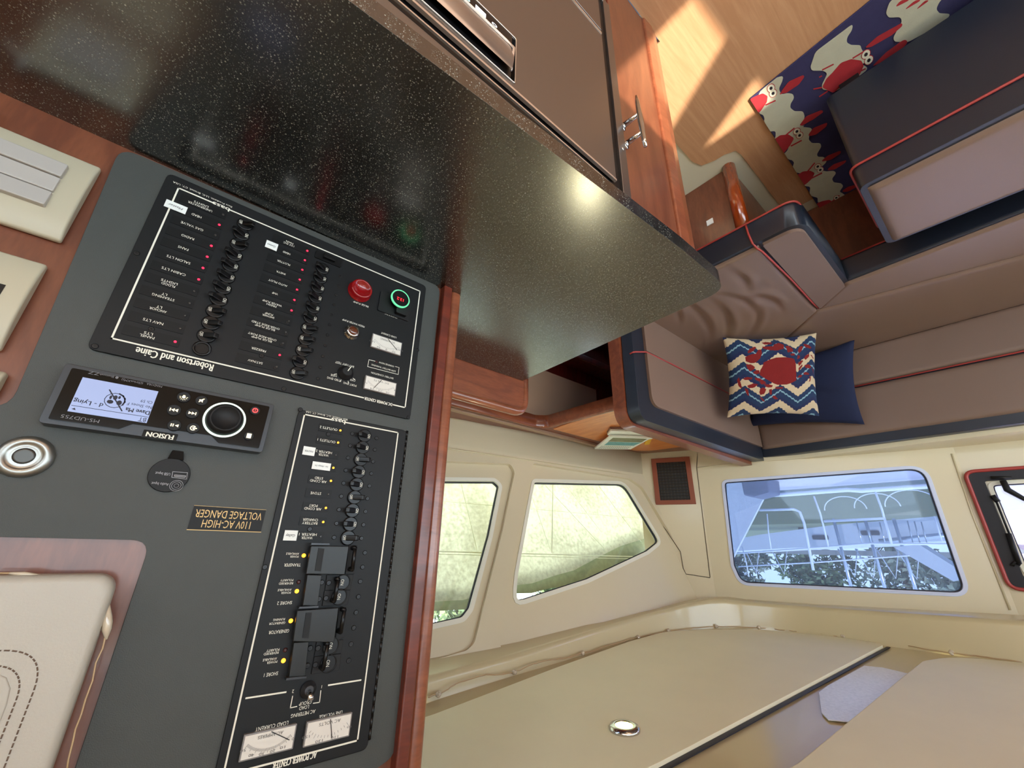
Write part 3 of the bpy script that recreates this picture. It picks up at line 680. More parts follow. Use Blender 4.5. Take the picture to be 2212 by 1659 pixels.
for i in range(11):
    z = lerp(b2_.z, b3.z, i/10); y = (b2_.y+b3.y)/2; scl += [wp(y-.028 if i % 2 else y-.030, z, HP), wp(y+.030, z, HP)]
screws('screw', [p for k, p in enumerate(scl)], dcp, .0026)
ink.build('printed_lettering', INK, dcp)

# ================= AC power panel
acp = thing('electrical_panel', wp(.27, 1.1, 0), 'tall narrow black AC power center panel with a hinge on its right edge', 'electrical panel')
Q = [w(*q, HP) for q in ((644, 884), (876, 929), (792, 1622), (470, 1659))]
y0 = .5*(Q[0].y+w(497, 1540, HP).y); y1 = .5*(Q[1].y+w(806, 1560, HP).y); z0 = .5*(Q[0].z+Q[1].z); z1 = w(690, 1640, HP).z+.004
mb = MB(); wbox(mb, (y0, z0), (y1, z1), .0005, HP, .009); mb.build('panel_plate', BLACKP, acp, bevel=.0006, seg=1)
ink = MB()
A_, B_, C_, D_ = [w(*q, HP) for q in ((657.4, 894.7), (859, 935), (773, 1599), (486, 1659))]
ya = (A_.y+D_.y)/2; yb = (B_.y+C_.y)/2; za = (A_.z+B_.z)/2; zb = C_.z
line(ink, P(ya, za), P(ya, zb), t_, hh); line(ink, P(yb, za), P(yb, zb), t_, hh); line(ink, P(ya, zb), P(yb, zb), t_, hh)
g0, g1 = w(716, 907, hh).y, w(746, 913, hh).y
line(ink, P(ya, za), P(g0, za), t_, hh); line(ink, P(g1, za), P(yb, za), t_, hh)
T(ink, 'bass', Vector(P((g0+g1)/2, za-.0005)), 0, .0070, 0, .021, bold=.00035)
T(ink, 'Bass Products, LLC, Bristol, CT, USA', 707, 898, .0028, hh, .062)
T(ink, 'AC POWER CENTER', 638, 1641, .0066, hh, (w(590, 1653, hh)-w(684, 1632, hh)).length, bold=.0003)
rows = [('OUTLETS 2', None, 1), ('OUTLETS 1', None, 1), ('WATER', 'HEATER 2', 0), ('', None, 1), ('AIR COND', 'STBD', 1), ('STOVE', None, 0), ('AIR COND', 'PORT', 1), ('BATTERY', 'CHARGER', 1), ('WATER', 'HEATER 1', 0)]
c0, c1 = w(715.3, 926.5, HP), w(670.5, 1158, HP); b0, b1 = w(787.6, 941, HP+.003), w(752.9, 1161.9, HP+.003)
b0 = wp((b0.y+b1.y)/2, b0.z, HP); b1 = wp(b0.y, b1.z, HP)
for i, (a, b, led) in enumerate(rows):
    ctr = wp((c0.y+c1.y)/2, lerp(c0.z, c1.z, i/8), HP); labelrow(acp, ink, ctr, a, b, led, .036, .0122, .0036, ledm=LEDA)
    bc = wp(b0.y, lerp(b0.z, b1.z, i/8), HP); breaker(bc, bool(led), acp)
    screws('screw', [bc+U*.0195, bc-U*.0205], acp, .0031)
sticker(wp((c0.y+c1.y)/2-.025, lerp(c0.z, c1.z, 2/8), HP), .0165, .0125, 'MASTER', acp, cap=.0026, shear=0)
sticker(wp((c0.y+c1.y)/2-.004, lerp(c0.z, c1.z, 3/8), HP), .026, .0110, 'Inv - Always On', acp, cap=.0024, shear=.2, h=.0022)
sticker(wp((c0.y+c1.y)/2-.0255, lerp(c0.z, c1.z, 1), HP), .0165, .0130, 'Galley', acp, cap=.0034, shear=.2)
# source selector group
def tt(s, x, y, cap=.0033, ww=None): T(ink, s, x, y, cap, hh, ww)
tt('POWER', 636, 1202, .0026, .0105); tt('AVAILABLE', 632, 1196, .0026, .016); tt('TRANSFER', 632, 1220, .0038, .0205)
tt('REVERSED', 618, 1260, .0026, .017); tt('POLARITY', 620, 1253, .0026, .0155)
tt('POWER', 618, 1280, .0026, .0115); tt('AVAILABLE', 615, 1274, .0026, .0165); tt('SHORE 2', 615, 1302, .0038, .0175)
tt('GENERATOR', 599, 1346, .0026, .0185); tt('RUNNING', 603, 1338, .0026, .0135); tt('GENERATOR', 603, 1364, .0038, .0235)
tt('REVERSED', 586, 1411, .0026, .0165); tt('POLARITY', 590, 1404, .0026, .0145)
tt('POWER', 588, 1430, .0026, .0115); tt('AVAILABLE', 583, 1424, .0026, .0155); tt('SHORE 1', 585, 1456, .0038, .0155)
for x, y, m in ((656, 1200, LEDA), (645, 1257, LEDRO), (641, 1277, LEDA), (628, 1341, LEDA), (616, 1404, LEDRO), (612, 1427, LEDA)):
    mb = MB(); mb.lathe(w(x, y, HP), N, [(.0026, 0), (.0026, .001), (.0012, .0022)], 12); mb.build('indicator_light', m, acp)
def wquad(mb, pts, h, h0=HP, r=0):
    L = [w(x, y, h) for x, y in pts]
    if r: L = rpoly(L, r, 3)
    mb.prism(L, (h-h0, 0, 0)); return mb
for (tx, pts, slot) in (('transfer_cover', [(672, 1179), (754, 1180), (745, 1241), (661, 1240)], [(688, 1184), (701, 1185), (693, 1234), (680, 1233)]), ('generator_cover', [(642, 1319), (732, 1313), (722, 1388), (633, 1386)], [(661, 1324), (674, 1323), (667, 1379), (653, 1378)])):
    o = wquad(MB(), pts, .016, .011).build('sliding_cover', SMOKE, acp, bevel=.001)
    s_ = wquad(MB(), slot, .0167, .016); s_.build('slot', mat_slot if 'mat_slot' in globals() else BLACKM, o)
for pts in ([(664, 1241), (695, 1242), (686, 1310), (654, 1309)], [(635, 1388), (667, 1386), (659, 1462), (624, 1464)]):
    wquad(MB(), pts, .014, .004).build('sliding_guide', SMOKE, acp, bevel=.001)
for pts in ([(673, 1173), (712, 1174), (712, 1177), (672, 1177)], [(647, 1311), (688, 1309), (688, 1313), (645, 1315)], [(619, 1465), (662, 1461), (662, 1465), (618, 1470)]):
    wquad(MB(), pts, .0185, .011).build('cover_lip', DGREY, acp)
for pts in ([(706, 1242), (764, 1241), (757, 1274), (702, 1275)], [(701, 1276), (757, 1275), (751, 1307), (696, 1309)], [(679, 1419), (737, 1412), (733, 1448), (672, 1457)], [(684, 1386), (742, 1382), (737, 1411), (679, 1418)], [(754, 1178), (772, 1178), (766, 1240), (746, 1240)], [(732, 1314), (748, 1312), (744, 1376), (724, 1388)]):
    wquad(MB(), pts, HP+.002).build('breaker_body', BLACKM, acp, bevel=.0005)
for a, b in (((767, 1184), (761, 1230)), ((731, 1252), (722, 1298)), ((744, 1318), (736, 1365)), ((708, 1392), (698, 1444))):
    p, q = w(*a, .016), w(*b, .016); mb = MB(); mb.tube([p, q], .0028, 8)
    for k in (p, q): mb.tube([k, Vector((WX-HP, k.y, k.z))], .0032, 8)
    mb.build('breaker_tie_bar', BLACKD, acp)
for x, y in ((740, 1258), (733, 1289), (715, 1395), (709, 1433)):
    mb = MB(); mb.lathe(w(x, y, HP+.002), N, [(.0105, 0), (.0105, .002), (.0092, .002), (.0092, .0008)], 22); o = mb.build('breaker_boss', BLACKD, acp)
    t = MB(); T(t, 'ON', w(x-1, y, HP+.0035), 0, .0044, 0, .0075, ang=math.pi/2); t.build('lettering', INK, o)
screws('screw', [w(*q, HP+.002) for q in ((710, 1259), (704, 1292), (687, 1400), (681, 1436), (695, 1258), (689, 1294), (670, 1400), (664, 1438))], acp, .0034)
screws('screw', [w(*q, HP) for q in ((788, 1194), (783, 1225), (778, 1256), (774, 1289), (769, 1323), (764, 1356), (758, 1391), (753, 1427), (572, 1225), (649, 885), (709, 938), (669, 1143))], acp, .0033)
# load group selector
line(ink, w(532, 1508, hh), w(617, 1495, hh), .0017, hh); line(ink, w(710, 1480, hh), w(779, 1469, hh), .0017, hh)
for p, q in (((632, 1504), (627, 1529)), ((627, 1529), (641, 1526)), ((693, 1492), (690, 1517)), ((690, 1517), (677, 1519))): line(ink, w(*p, hh), w(*q, hh), .0009, hh)
tt('2', 633, 1493, .0036); tt('1', 695, 1483, .0036); tt('GROUP', 660, 1518, .0038, .0150); tt('LOAD', 657, 1528, .0038, .0115); tt('AC METERING', 655, 1541, .0038, .0285)
tt('LOAD CURRENT', 588, 1568, .0040, .0355); tt('LINE VOLTAGE', 715, 1543, .0036, .0290)
c = w(665, 1489, HP); mb = MB(); mb.lathe(c, N, [(.0095, 0), (.0095, .003), (.006, .0045), (.006, .007), (.0045, .0075)], 22); o = mb.build('selector_switch', DGREY, acp)
mb = MB(); mb.tube([c+N*.006, c+N*.018+V*.006], [.0024, .0036], 12); mb.build('chrome_lever', CHROME, o)
meter(acp, [(529, 1590), (636, 1568), (632, 1618), (521, 1639)], '', ['0', '10', '20', '30', '40', '50'], 'AC AMPERES', HP, .06, 40)
meter(acp, [(666, 1559), (757, 1545), (753, 1590), (658, 1609)], '', ['90', '110', '130', '150'], 'AC VOLTS', HP, .40, 12)
ink.build('printed_lettering', INK, acp)
# piano hinge
g = MB(); p, q = w(879, 930, .005), w(801, 1600, .005); yy = (p.y+q.y)/2
k = 34
for i in range(k):
    a = lerp(p.z, q.z, i/k); b = lerp(p.z, q.z, (i+.93)/k); g.tube([(WX-.003, yy, a), (WX-.003, yy, b)], .0021, 8)
g.build('piano_hinge', BLACKD, acp)

# ================= stereo
stp = [w(141, 782, .024), w(592, 874, .018), w(567, 980, .02), (w(79, 907, .026))]
sy0 = (stp[0].y+stp[3].y)/2; sy1 = (stp[1].y+stp[2].y)/2; sz0 = (stp[0].z+stp[1].z)/2; sz1 = (stp[2].z+stp[3].z)/2
st = thing('marine_stereo', wp((sy0+sy1)/2, sz0, 0), 'black marine stereo with a lit blue-white screen and round volume dial', 'stereo')
HS = .020
mb = MB(); L = rpoly([wp(sy0, sz0, HS), wp(sy1, sz0, HS), wp(sy1, sz1, HS), wp(sy0, sz1, HS)], .004, 3); mb.prism(L, (HS-.0005, 0, 0)); mb.build('housing', DGREY, st, bevel=.0015)
e = .0045
mb = MB(); L = [wp(sy0+e*1.4, sz0+e, HS+.0015), wp(sy1-e*1.2, sz0+e, HS+.0015), wp(sy1-e*1.2, sz1-e, HS+.0015)]
ym = w(440, 948, HS).y; yn = w(290, 935, HS).y
L += [wp(ym+.016, sz1-e, HS+.0015), wp(ym+.006, sz1-e-.008, HS+.0015), wp(yn-.004, sz1-e-.008, HS+.0015), wp(yn-.014, sz1-e, HS+.0015), wp(sy0+e*1.4, sz1-e, HS+.0015)]
mb.prism(rpoly(L, .002, 3), (.002, 0, 0)); mb.build('glossy_fascia', GLOSSB, st, bevel=.0006, seg=1)
hs = HS+.0018
def sw(x, y, h=hs): return w(x, y, h)
q = [sw(178, 815), sw(342, 845), sw(317, 914), sw(146, 888)]; a0 = (q[0].y+q[3].y)/2; a1 = (q[1].y+q[2].y)/2; e0 = (q[0].z+q[1].z)/2; e1 = (q[2].z+q[3].z)/2
mb = MB(); wbox(mb, (a0, e0), (a1, e1), HS, hs); scr = mb.build('screen', SCREEN, st)
t = MB(); hz = hs+.0003
def ss(s, x, y, cap, ww, **k): T(t, s, x, y, cap, hz, ww, **k)
def line2(mb, a, b, t__): line(mb, w(*a, hz), w(*b, hz), t__, hz, .0002)
ss('BT', 308, 906, .0052, .0066); line2(t, (155, 875.5), (319, 901), .0005)
ss('Dave Ma', 298, 888, .0048, .0215, bold=.0002); ss('No Shoes F', 302, 876, .0034, .0222); ss('Ch 59', 317, 867.5, .0034, .0107); ss('d - Lying', 191.5, 870.2, .0048, .0238, bold=.0001)
t.add([w(154, 883, hz), w(163, 886, hz), w(162, 881, hz)], [(0, 1, 2)])
c = w(248, 865, hz); k_ = .0118
for a in range(14):
    th = a/14*6.283; p = c+(U*math.cos(th)+V*math.sin(th))*k_*.72; p2 = c+(U*math.cos(th+.45)+V*math.sin(th+.45))*k_*.72; line(t, p, p2, .0006+.0009*(a in (6, 7, 8, 9)), hz, .0002)
for dx, dy, r1, r2 in ((-.45, .2, .25, .32), (.35, .25, .3, .25), (.05, -.35, .2, .3), (.45, -.3, .12, .25), (-.3, -.45, .12, .2)):
    t.add([c+U*(dx+r1*math.cos(a/8*6.283))*k_*.8+V*(dy+r2*math.sin(a/8*6.283))*k_*.8 for a in range(8)], [tuple(range(8))])
line(t, c+(U*.8+V*-1.15)*k_*.8, c+(U*-.95+V*1.1)*k_*.8, .0012, hz, .0003)
t.build('screen_text', INKD, scr)
t = MB(); T(t, 'MS-UD755', 174, 904, .0038, hs, .030)
T(t, 'PANDORA', 334, 832, .0026, hs, .0145); T(t, '((SiriusXM))', 286, 824, .0026, hs, .019); T(t, '❶ Bluetooth', 236, 812, .0026, hs, .016); T(t, 'ZZ', 203, 806, .0034, hs, .009)
t.build('dim_lettering', mat('dim_grey_print', (120, 120, 124), .5), st)
t = MB(); lgo = MB(); 
lp = w(346, 941, HS+.0006); mb = MB(); wbox(mb, (lp.y-.016, lp.z-.0045), (lp.y+.016, lp.z+.0045), HS-.001, HS+.0012, .001); nb = mb.build('name_badge', GLOSSB, st); T(t, 'FUSION', wp(lp.y, lp.z, HS+.0015), 0, .0055, 0, .025, bold=.0003); t.build('lettering', INK, nb)
# dial
c = sw(486, 906, HS+.004); c = wp(c.y, c.z, hs)
mb = MB(); mb.lathe(c, N, [(.0232, 0), (.0232, .0008), (.0208, .0012), (.0208, 0)], 48); mb.build('lit_ring', RINGW, st)
mb = MB(); mb.lathe(c, N, [(.0208, 0), (.0205, .003), (.0182, .010), (.0165, .0125), (.0150, .0128), (.0148, .0120), (.0001, .0118)], 48); mb.build('volume_dial', BLACKM, st)
def sbtn(x, y, r, ic, m=ICON, face=BLACKM):
    c = sw(x, y, hs+.0008); mb = MB(); mb.lathe(c, N, [(r, -.001), (r, .0006), (r*.92, .001)], 26); o = mb.build('button', face, st)
    t = MB(); z = c+N*.0012; k = r*.62
    def pg(pts): t.add([z+U*p[0]*k*-1+V*p[1]*k for p in pts], [tuple(range(len(pts)))])
    # coordinates: x positive = photo right... mirrored into reading direction
    for poly in ic: pg(poly)
    t.build('icon', m, o)
R_ = lambda x0, x1, y0, y1: [(x0, y0), (x1, y0), (x1, y1), (x0, y1)]
tr = lambda x, d, s_=.5: [(x, 0), (x+d, s_), (x+d, -s_)]
def circ(r0, r1, a0=0, a1=6.283, n=18): return [[((r0)*math.cos(a0+(a1-a0)*i/n), r0*math.sin(a0+(a1-a0)*i/n)), (r1*math.cos(a0+(a1-a0)*i/n), r1*math.sin(a0+(a1-a0)*i/n)), (r1*math.cos(a0+(a1-a0)*(i+1)/n), r1*math.sin(a0+(a1-a0)*(i+1)/n)), (r0*math.cos(a0+(a1-a0)*(i+1)/n), r0*math.sin(a0+(a1-a0)*(i+1)/n))] for i in range(n)]
sbtn(397, 858, .0068, [R_(-.25, .25, -.55, .0)]+circ(0, .42)+[[(math.cos(a)*.65-.05*math.sin(a), math.sin(a)*.65+.05*math.cos(a)), (math.cos(a)*1.0-.05*math.sin(a), math.sin(a)*1.0+.05*math.cos(a)), (math.cos(a)*1.0+.08*math.sin(a), math.sin(a)*1.0-.08*math.cos(a)), (math.cos(a)*.65+.08*math.sin(a), math.sin(a)*.65-.08*math.cos(a))] for a in [0, .5, 1.05, 1.57, 2.1, 2.64, 3.14]])
sbtn(435.5, 865.5, .0064, [[(-.6, -.25), (-.1, -.25), (.35, -.7), (.35, .7), (-.1, .25), (-.6, .25)], [(-.7, .6), (-.55, .75), (.7, -.6), (.55, -.75)]])
sbtn(376, 886, .0068, [R_(-1, -.75, -.45, .45), tr(-.65, .75), tr(.15, .75)])
sbtn(415.5, 893, .0066, [[(-.95, .45), (-.95, -.45), (-.15, 0)], [(-.15, .45), (-.15, -.45), (.65, 0)], R_(.7, .95, -.45, .45)])
sbtn(376.5, 919, .0068, [R_(-.85, -.6, -.4, .4), R_(-.4, -.15, -.4, .4), tr(.1, .85, .42)])
sbtn(417, 925, .0066, circ(.5, .75, .6, 5.7)+[[(-.3, 0), (.3, .45), (.3, .15), (.95, .15), (.95, -.15), (.3, -.15), (.3, -.45)]])
sbtn(551, 887, .0058, circ(.62, .95)+[R_(-.09, .09, -.35, .35)], ICONR)
sbtn(537.5, 942, .0056, [R_(-.75, .75, -.95, .85)], ICON)
# USB cover hanging under the stereo
us = thing('port_cover', w(370, 1020, 0), 'round black rubber cover marked USB Input and Audio Input', 'cover')
c = w(366, 1026, .004); rr = (w(320, 1030, .004)-w(413, 1028, .004)).length/2
mb = MB(); mb.lathe(wp(c.y, c.z, 0), N, [(rr, 0), (rr, .003), (rr*.97, .0042)], 44); mb.build('disc', BLACKM, us)
p, q = w(377, 1000, .004), w(385, 973, .012); mb = MB(); mb.prism([p-V*.004+Vector((0, .008, 0)), p-V*.004-Vector((0, .008, 0)), q-Vector((0, .0055, 0)), q+Vector((0, .0055, 0))], (.0032, 0, 0)); mb.build('strap', BLACKM, us, bevel=.001)
t = MB(); hz = .0046
T(t, 'USB Input', 352, 1023, .0032, hz, .014); T(t, 'Audio Input', 346, 1045, .0032, hz, .016)
c = w(381, 1049, hz)
for r in (.0063, .0045, .0022):
    for i in range(20):
        a, b = i/20*6.283, (i+1)/20*6.283; line(t, c+(U*math.cos(a)+V*math.sin(a))*r, c+(U*math.cos(b)+V*math.sin(b))*r, .0004, hz, .0002)
q4 = [w(*q, hz) for q in ((373, 1019), (405, 1021), (403, 1035), (371, 1031))]
for i in range(4): line(t, q4[i], q4[(i+1) % 4], .0005, hz, .0002)
q4 = [w(*q, hz) for q in ((377, 1026), (401, 1028), (400, 1031), (377, 1029))]
for i in range(4): line(t, q4[i], q4[(i+1) % 4], .0008, hz, .0002)
t.build('lettering', mat('silver_print', (170, 170, 175), .5), us)
# high voltage sign
hv = [w(*q, .0015) for q in ((420, 1091), (575, 1101), (563, 1150), (404, 1145))]
y0 = (hv[0].y+hv[3].y)/2; y1 = (hv[1].y+hv[2].y)/2; z0 = (hv[0].z+hv[1].z)/2; z1 = (hv[2].z+hv[3].z)/2
sg = thing('warning_sign', wp((y0+y1)/2, z0, 0), 'black plaque with gold words 110V AC-HIGH VOLTAGE DANGER', 'sign')
mb = MB(); wbox(mb, (y0, z0), (y1, z1), .0002, .0015); mb.build('plate', BLACKM, sg)
t = MB(); W_ = y1-y0; H_ = z1-z0
T(t, '110V AC-HIGH', wp((y0+y1)/2, z0+H_*.70, .0018), 0, .0092, 0, W_*.66); T(t, 'VOLTAGE DANGER', wp((y0+y1)/2, z0+H_*.30, .0018), 0, .0092, 0, W_*.92)
line(t, wp(y0, z1-.0004, .0018), wp(y1, z1-.0004, .0018), .0008, .0018, .0003); line(t, wp(y0, z0+.0004, .0018), wp(y1, z0+.0004, .0018), .0004, .0018, .0003)
t.build('gold_lettering', GOLD, sg)
# key lock
c = w(55, 987, 0); kl = thing('key_lock', c, 'round worn metal lock in the grey panel beside the stereo', 'lock')
mb = MB(); mb.lathe(c, N, [(.0215, 0), (.0215, .003), (.018, .0065), (.0135, .007), (.0132, .006), (.010, .0066), (.009, .0066)], 40); mb.build('rosette', KEYM, kl)
mb = MB(); mb.lathe(c+N*.0060, N, [(.0082, 0), (.0082, .0012), (.006, .0014)], 24); mb.build('barrel', mat('dark_lock_barrel', (84, 84, 82), .4, metal=.8), kl)
# switch plates on the cherry strip
def plate(py0, py1, pz0, pz1, label, rockers=3, zr=None):
    o = thing('light_switch', wp((py0+py1)/2, pz0), label, 'light switch', 'ivory switch plates beside the grey panel' if False else None)
    mb = MB(); n_ = 10; vs = []
    for i in range(n_+1):
        f = i/n_; z = lerp(pz0, pz1, f); hgt = .004+.0085*math.sin(math.pi*f)**.6
        vs += [wp(py0, z, -.004), wp(py0, z, hgt), wp(py1, z, hgt), wp(py1, z, -.004)]
    fs = []
    for i in range(n_):
        for k in range(3): fs.append((i*4+k, i*4+k+1, (i+1)*4+k+1, (i+1)*4+k))
        fs.append((i*4+3, i*4, (i+1)*4, (i+1)*4+3))
    fs += [(0, 1, 2, 3), (n_*4+3, n_*4+2, n_*4+1, n_*4)]
    mb.add(vs, fs); mb.build('wall_plate', IVORY, o, bevel=.003)
    if zr:
        a, b = zr
        for k in range(rockers):
            m2 = MB(); q0, q1 = lerp(a, b, k/rockers)+.0004, lerp(a, b, (k+1)/rockers)-.0004
            m2.prism([wp(py1-.022, q0, .010), wp(py1-.022, q0, .0165), wp(py1-.022, q1, .0185-.002*(k == 1)), wp(py1-.022, q1, .010)], (0, -(py1-.022-(py0+.020)), 0))
            m2.build('rocker', ROCKER, o, bevel=.0015)
    return o
plate(-.286, -.181, .972, 1.094, 'ivory wall plate with three pale rockers, nearest the counter', 3, (.995, 1.062))
p2 = plate(-.284, -.181, 1.128, 1.240, 'ivory wall plate with a dark slot, above the rocker plate', 0)
a = w(2, 628, .013); mb = MB(); wbox(mb, (a.y-.004, a.z-.008), (a.y+.0008, a.z+.010), .011, .0128); mb.build('socket', BLACKD, p2)
p3 = plate(-.282, -.168, 1.262, 1.292, 'white plate edge showing at the left side below the lock', 0)
# string of clear lights near the counter corner
tag(MB().tube([wp(-.30, .98, .012), wp(-.279, .966, .016), wp(-.281, .952, .010)], .004, 8).build('knotted_cord', mat('white_cord', (205, 200, 190), .5)), 'knotted white cord end at the left photo edge above the counter', 'cord')

# white upholstered pad in the recess
pd = thing('padded_panel', wp(-.1, 1.47), 'white vinyl padded panel with oval stitching in the wood recess', 'padded panel')
ho = .040
Lc = [w(-200, 1218, ho), w(207, 1256, ho), w(226, 1320, ho), w(205, 1420, ho), w(150, 1600, ho), w(95, 1760, ho), w(-200, 1760, ho)]
yR = .5*(w(222, 1320, ho).y+w(122, 1659, ho).y); zB = w(60, 1243, ho).z
mb = MB(); mb.prism(rpoly([wp(-.6, zB, ho), wp(yR, zB, ho), wp(yR, 1.95, ho), wp(-.6, 1.95, ho)], [0, .02, 0, 0], 8), (ho-.006, 0, 0)); pv = mb.build('vinyl_cover', VINYL, pd, bevel=.009, seg=5)
def stl(k, y_, z_, r): 
    pts = rpoly([wp(-.5, z_, ho+.0002), wp(y_, z_, ho+.0002), wp(y_, 1.9, ho+.0002), wp(-.5, 1.9, ho+.0002)], [0, r, 0, 0], 12)[1:-1]
    g = MB(); acc = []
    for i in range(len(pts)-1):
        a, b = pts[i], pts[i+1]; L2 = (b-a).length; m = max(1, int(L2/.0045))
        for j in range(m): g.tube([a.lerp(b, (j+.1)/m), a.lerp(b, (j+.8)/m)], .0006, 5)
    g.build('stitching', STITCH, pd)
q = w(55, 1420, ho); stl(0, w(70, 1500, ho).y, w(0, 1405, ho).z, .035); stl(1, w(40, 1500, ho).y, w(0, 1435, ho).z, .03)
g = MB(); wbox(g, (w(42, 1500, ho).y-.1, w(0, 1440, ho).z+.002), (w(38, 1500, ho).y-.004, 1.9), ho-.003, ho+.0012, .028); g.build('quilted_centre', VINYL, pd, bevel=.003)
cd_ = thing('fairy_light_cord', wp(-.05, 1.44), 'clear fairy light cord running around the white padded panel', 'light cord')
pc = [w(x, y, .03) for x, y in ((-40, 1238), (20, 1238), (50, 1240), (100, 1245), (130, 1249), (160, 1253), (190, 1258), (215, 1275), (228, 1300), (233, 1330), (231, 1360), (222, 1400), (207, 1432), (200, 1470), (185, 1510), (175, 1545), (163, 1575), (158, 1600), (148, 1640), (142, 1680))]
MB().tube(pc, .0008, 6).build('wire', CORD, cd_)
for a, b in ((9, 10),): 
    mb = MB(); p, q = pc[a], pc[b]; mb.tube([p-(q-p)*.9, p.lerp(q, .1), p.lerp(q, .5), q, q+(q-p)*.7], [.001, .0035, .0042, .0038, .001], 10); mb.build('bulb', BEAD, cd_)
mb = MB(); mb.tube([pc[1], pc[2], pc[3]], [.001, .0022, .001], 8); mb.build('bulb', BEAD, cd_)
a, b = w(128, 1252, .036), w(190, 1256, .036); mb = MB(); mb.prism([a-V*.001, b-V*.001, b+V*.0055, a+V*.007], (.004, 0, 0)); mb.build('tape', TAPE, cd_, bevel=.001, label='white tape strip')

# ------------------------------------------------------------------ countertop and galley cabinet
CZ = .92
ct = [(.2885, -2.0), (.2885, 0), (.276, .27), (.262, .60), (.262, .774), (.925, .788), (.925, -1.2), (.705, -1.2), (.705, .25), (.66, .25), (.66, -2.0)]
ct = [(.2885, -2.0), (.2885, 0), (.276, .27), (.262, .60), (.262, .774), (.924, .788), (.924, -2.0)]
P_ = rpoly([(x, y, CZ-.03) for x, y in ct], [0, .3, .3, .3, .045, .004, 0], 6)
tag(MB().prism(P_, (0, 0, .03)).build('countertop', COUNTER, bevel=.003), 'speckled black solid surface countertop with a rounded corner', 'countertop')
cab = thing('galley_cabinet', (.5, .2, 0), 'reddish cherry galley cabinet under the black countertop, with a rounded corner post', 'cabinet')
cb_ = MB(); cb_.prism([(.312, -2.0, 0), (.312, .72, 0), (.80, .74, 0), (.80, -2.0, 0)], (0, 0, CZ-.03)); cb_.build('carcass', CHERRY, cab)
MB().prism(rpoly([(.306, .700, 0), (.304, .735, 0), (.312, .782, 0), (.35, .790, 0), (.80, .790, 0), (.80, .72, 0), (.306+.02, .70, 0)], [.006, .02, .03, .02, 0, 0, 0], 5), (0, 0, CZ-.03)).build('corner_post', RAILW, cab, bevel=.002)
MB().box(.3085, .313, .521, .5235, .05, CZ-.05).build('groove', CHERRYD, cab)
MB().box(.3065, .312, -2, .700, CZ-.052, CZ-.03).build('top_rail', CHERRYD, cab)
# appliance in the cabinet face
fr = thing('refrigerator_drawer', (.31, .1, .37), 'brushed steel drawer appliance with a black display and recessed handle', 'refrigerator')
def fx_(px, py, x=.308): p = atX(px, py, x); return p
def fbox(y0, y1, z0, z1, x0, x1): return MB().box(x0, x1, y0, y1, z0, z1)
XF = .302
MB().prism([(XF+.001, -1.0, .20), (XF+.001, .517, .20), (XF+.001, .517, .868), (XF+.001, -1.0, .868)], (.008, 0, 0), [[(XF+.001, -.98, .215), (XF+.001, .493, .215), (XF+.001, .493, .842), (XF+.001, -.98, .842)]]).build('frame', STEEL, fr, bevel=.0012)
MB().box(XF+.0065, XF+.0085, -.99, .50, .21, .85).build('recess', BLACKD, fr)
dr = MB().prism([(XF, -.97, .378), (XF, .472, .378), (XF, .472, .806), (XF, -.97, .806)], (.007, 0, 0), [[(XF, -.09, .690), (XF, .234, .690), (XF, .234, .794), (XF, -.09, .794)]]).build('drawer_front', STEEL, fr, bevel=.001)
MB().box(XF-.0015, XF+.004, -.97, .470, .372, .3785).build('bright_edge', STEELL, dr)
MB().box(XF-.001, XF+.004, -.97, .472, .8065, .811).build('bright_edge', STEELL, dr)
MB().box(XF+.001, XF+.004, -.97, .490, .826, .829).build('bright_edge', STEELL, dr)
MB().prism([(XF, -.97, .22), (XF, .472, .22), (XF, .472, .360), (XF, -.97, .360)], (.007, 0, 0)).build('drawer_front', STEEL, fr, bevel=.001)
hb = MB().prism(rpoly([(XF-.0012, -.088, .691), (XF-.0012, .226, .691), (XF-.0012, .226, .793), (XF-.0012, -.088, .793)], .004, 3), (.004, 0, 0)).build('handle_bezel', BLACKD, dr, bevel=.0008)
MB().tube(rpoly([(XF-.001, -.09, .689), (XF-.001, .234, .689), (XF-.001, .234, .795), (XF-.001, -.09, .795)], .004, 3), .0010, 6, closed=True).build('bezel_trim', STEELL, dr)
hn = MB(); n_ = 8
vs = []
for yv, sh_ in ((-.08, 0), (.218, 0)):
    for i in range(n_+1):
        f = i/n_; vs.append((XF-.003-.010*math.sin(f*math.pi*.8), yv+(.004 if f > .5 else 0), lerp(.724, .786, f)))
hn.add(vs, [(i, i+1, n_+2+i, n_+1+i) for i in range(n_)]+[tuple(range(n_+1)), tuple(range(n_+1, 2*n_+2))], 0, True); hn.build('pull_handle', STEELH, dr)
MB().tube([(XF-.004, -.08, .722), (XF-.004, .214, .722), (XF-.009, .224, .735), (XF-.006, .222, .784)], .0022, 8).build('handle_edge', STEELL, dr)
t = MB(); c_ = Vector((XF-.0016, 0, .706)); uu = Vector((0, 1, 0)); vv = Vector((0, 0, -1))
for s_, yy, ww in (('S', .015, .008), ('A2.-', .062, .030), ('A2.-8', .112, .034)): add_text(t, s_, (XF-.0018, yy+.02, .706), uu, vv, .011, ww, shear=-.1)
t.build('display_digits', mat('display_digits', (170, 225, 225), .4, emit=(150, 210, 210), es=.7), dr)
t = MB(); t.box(XF-.002, XF-.0016, .158, .176, .702, .711); add_text(t, 'o', (XF-.0018, .192, .706), uu, vv, .010, .010); t.build('display_icon', mat('display_icon', (235, 238, 245), .4, emit=(235, 238, 245), es=.7), dr)
MB().lathe((XF+.002, .507, .698), (-1, 0, 0), [(.004, 0), (.004, .001), (.002, .002)], 12).build('screw', CHROME, fr)
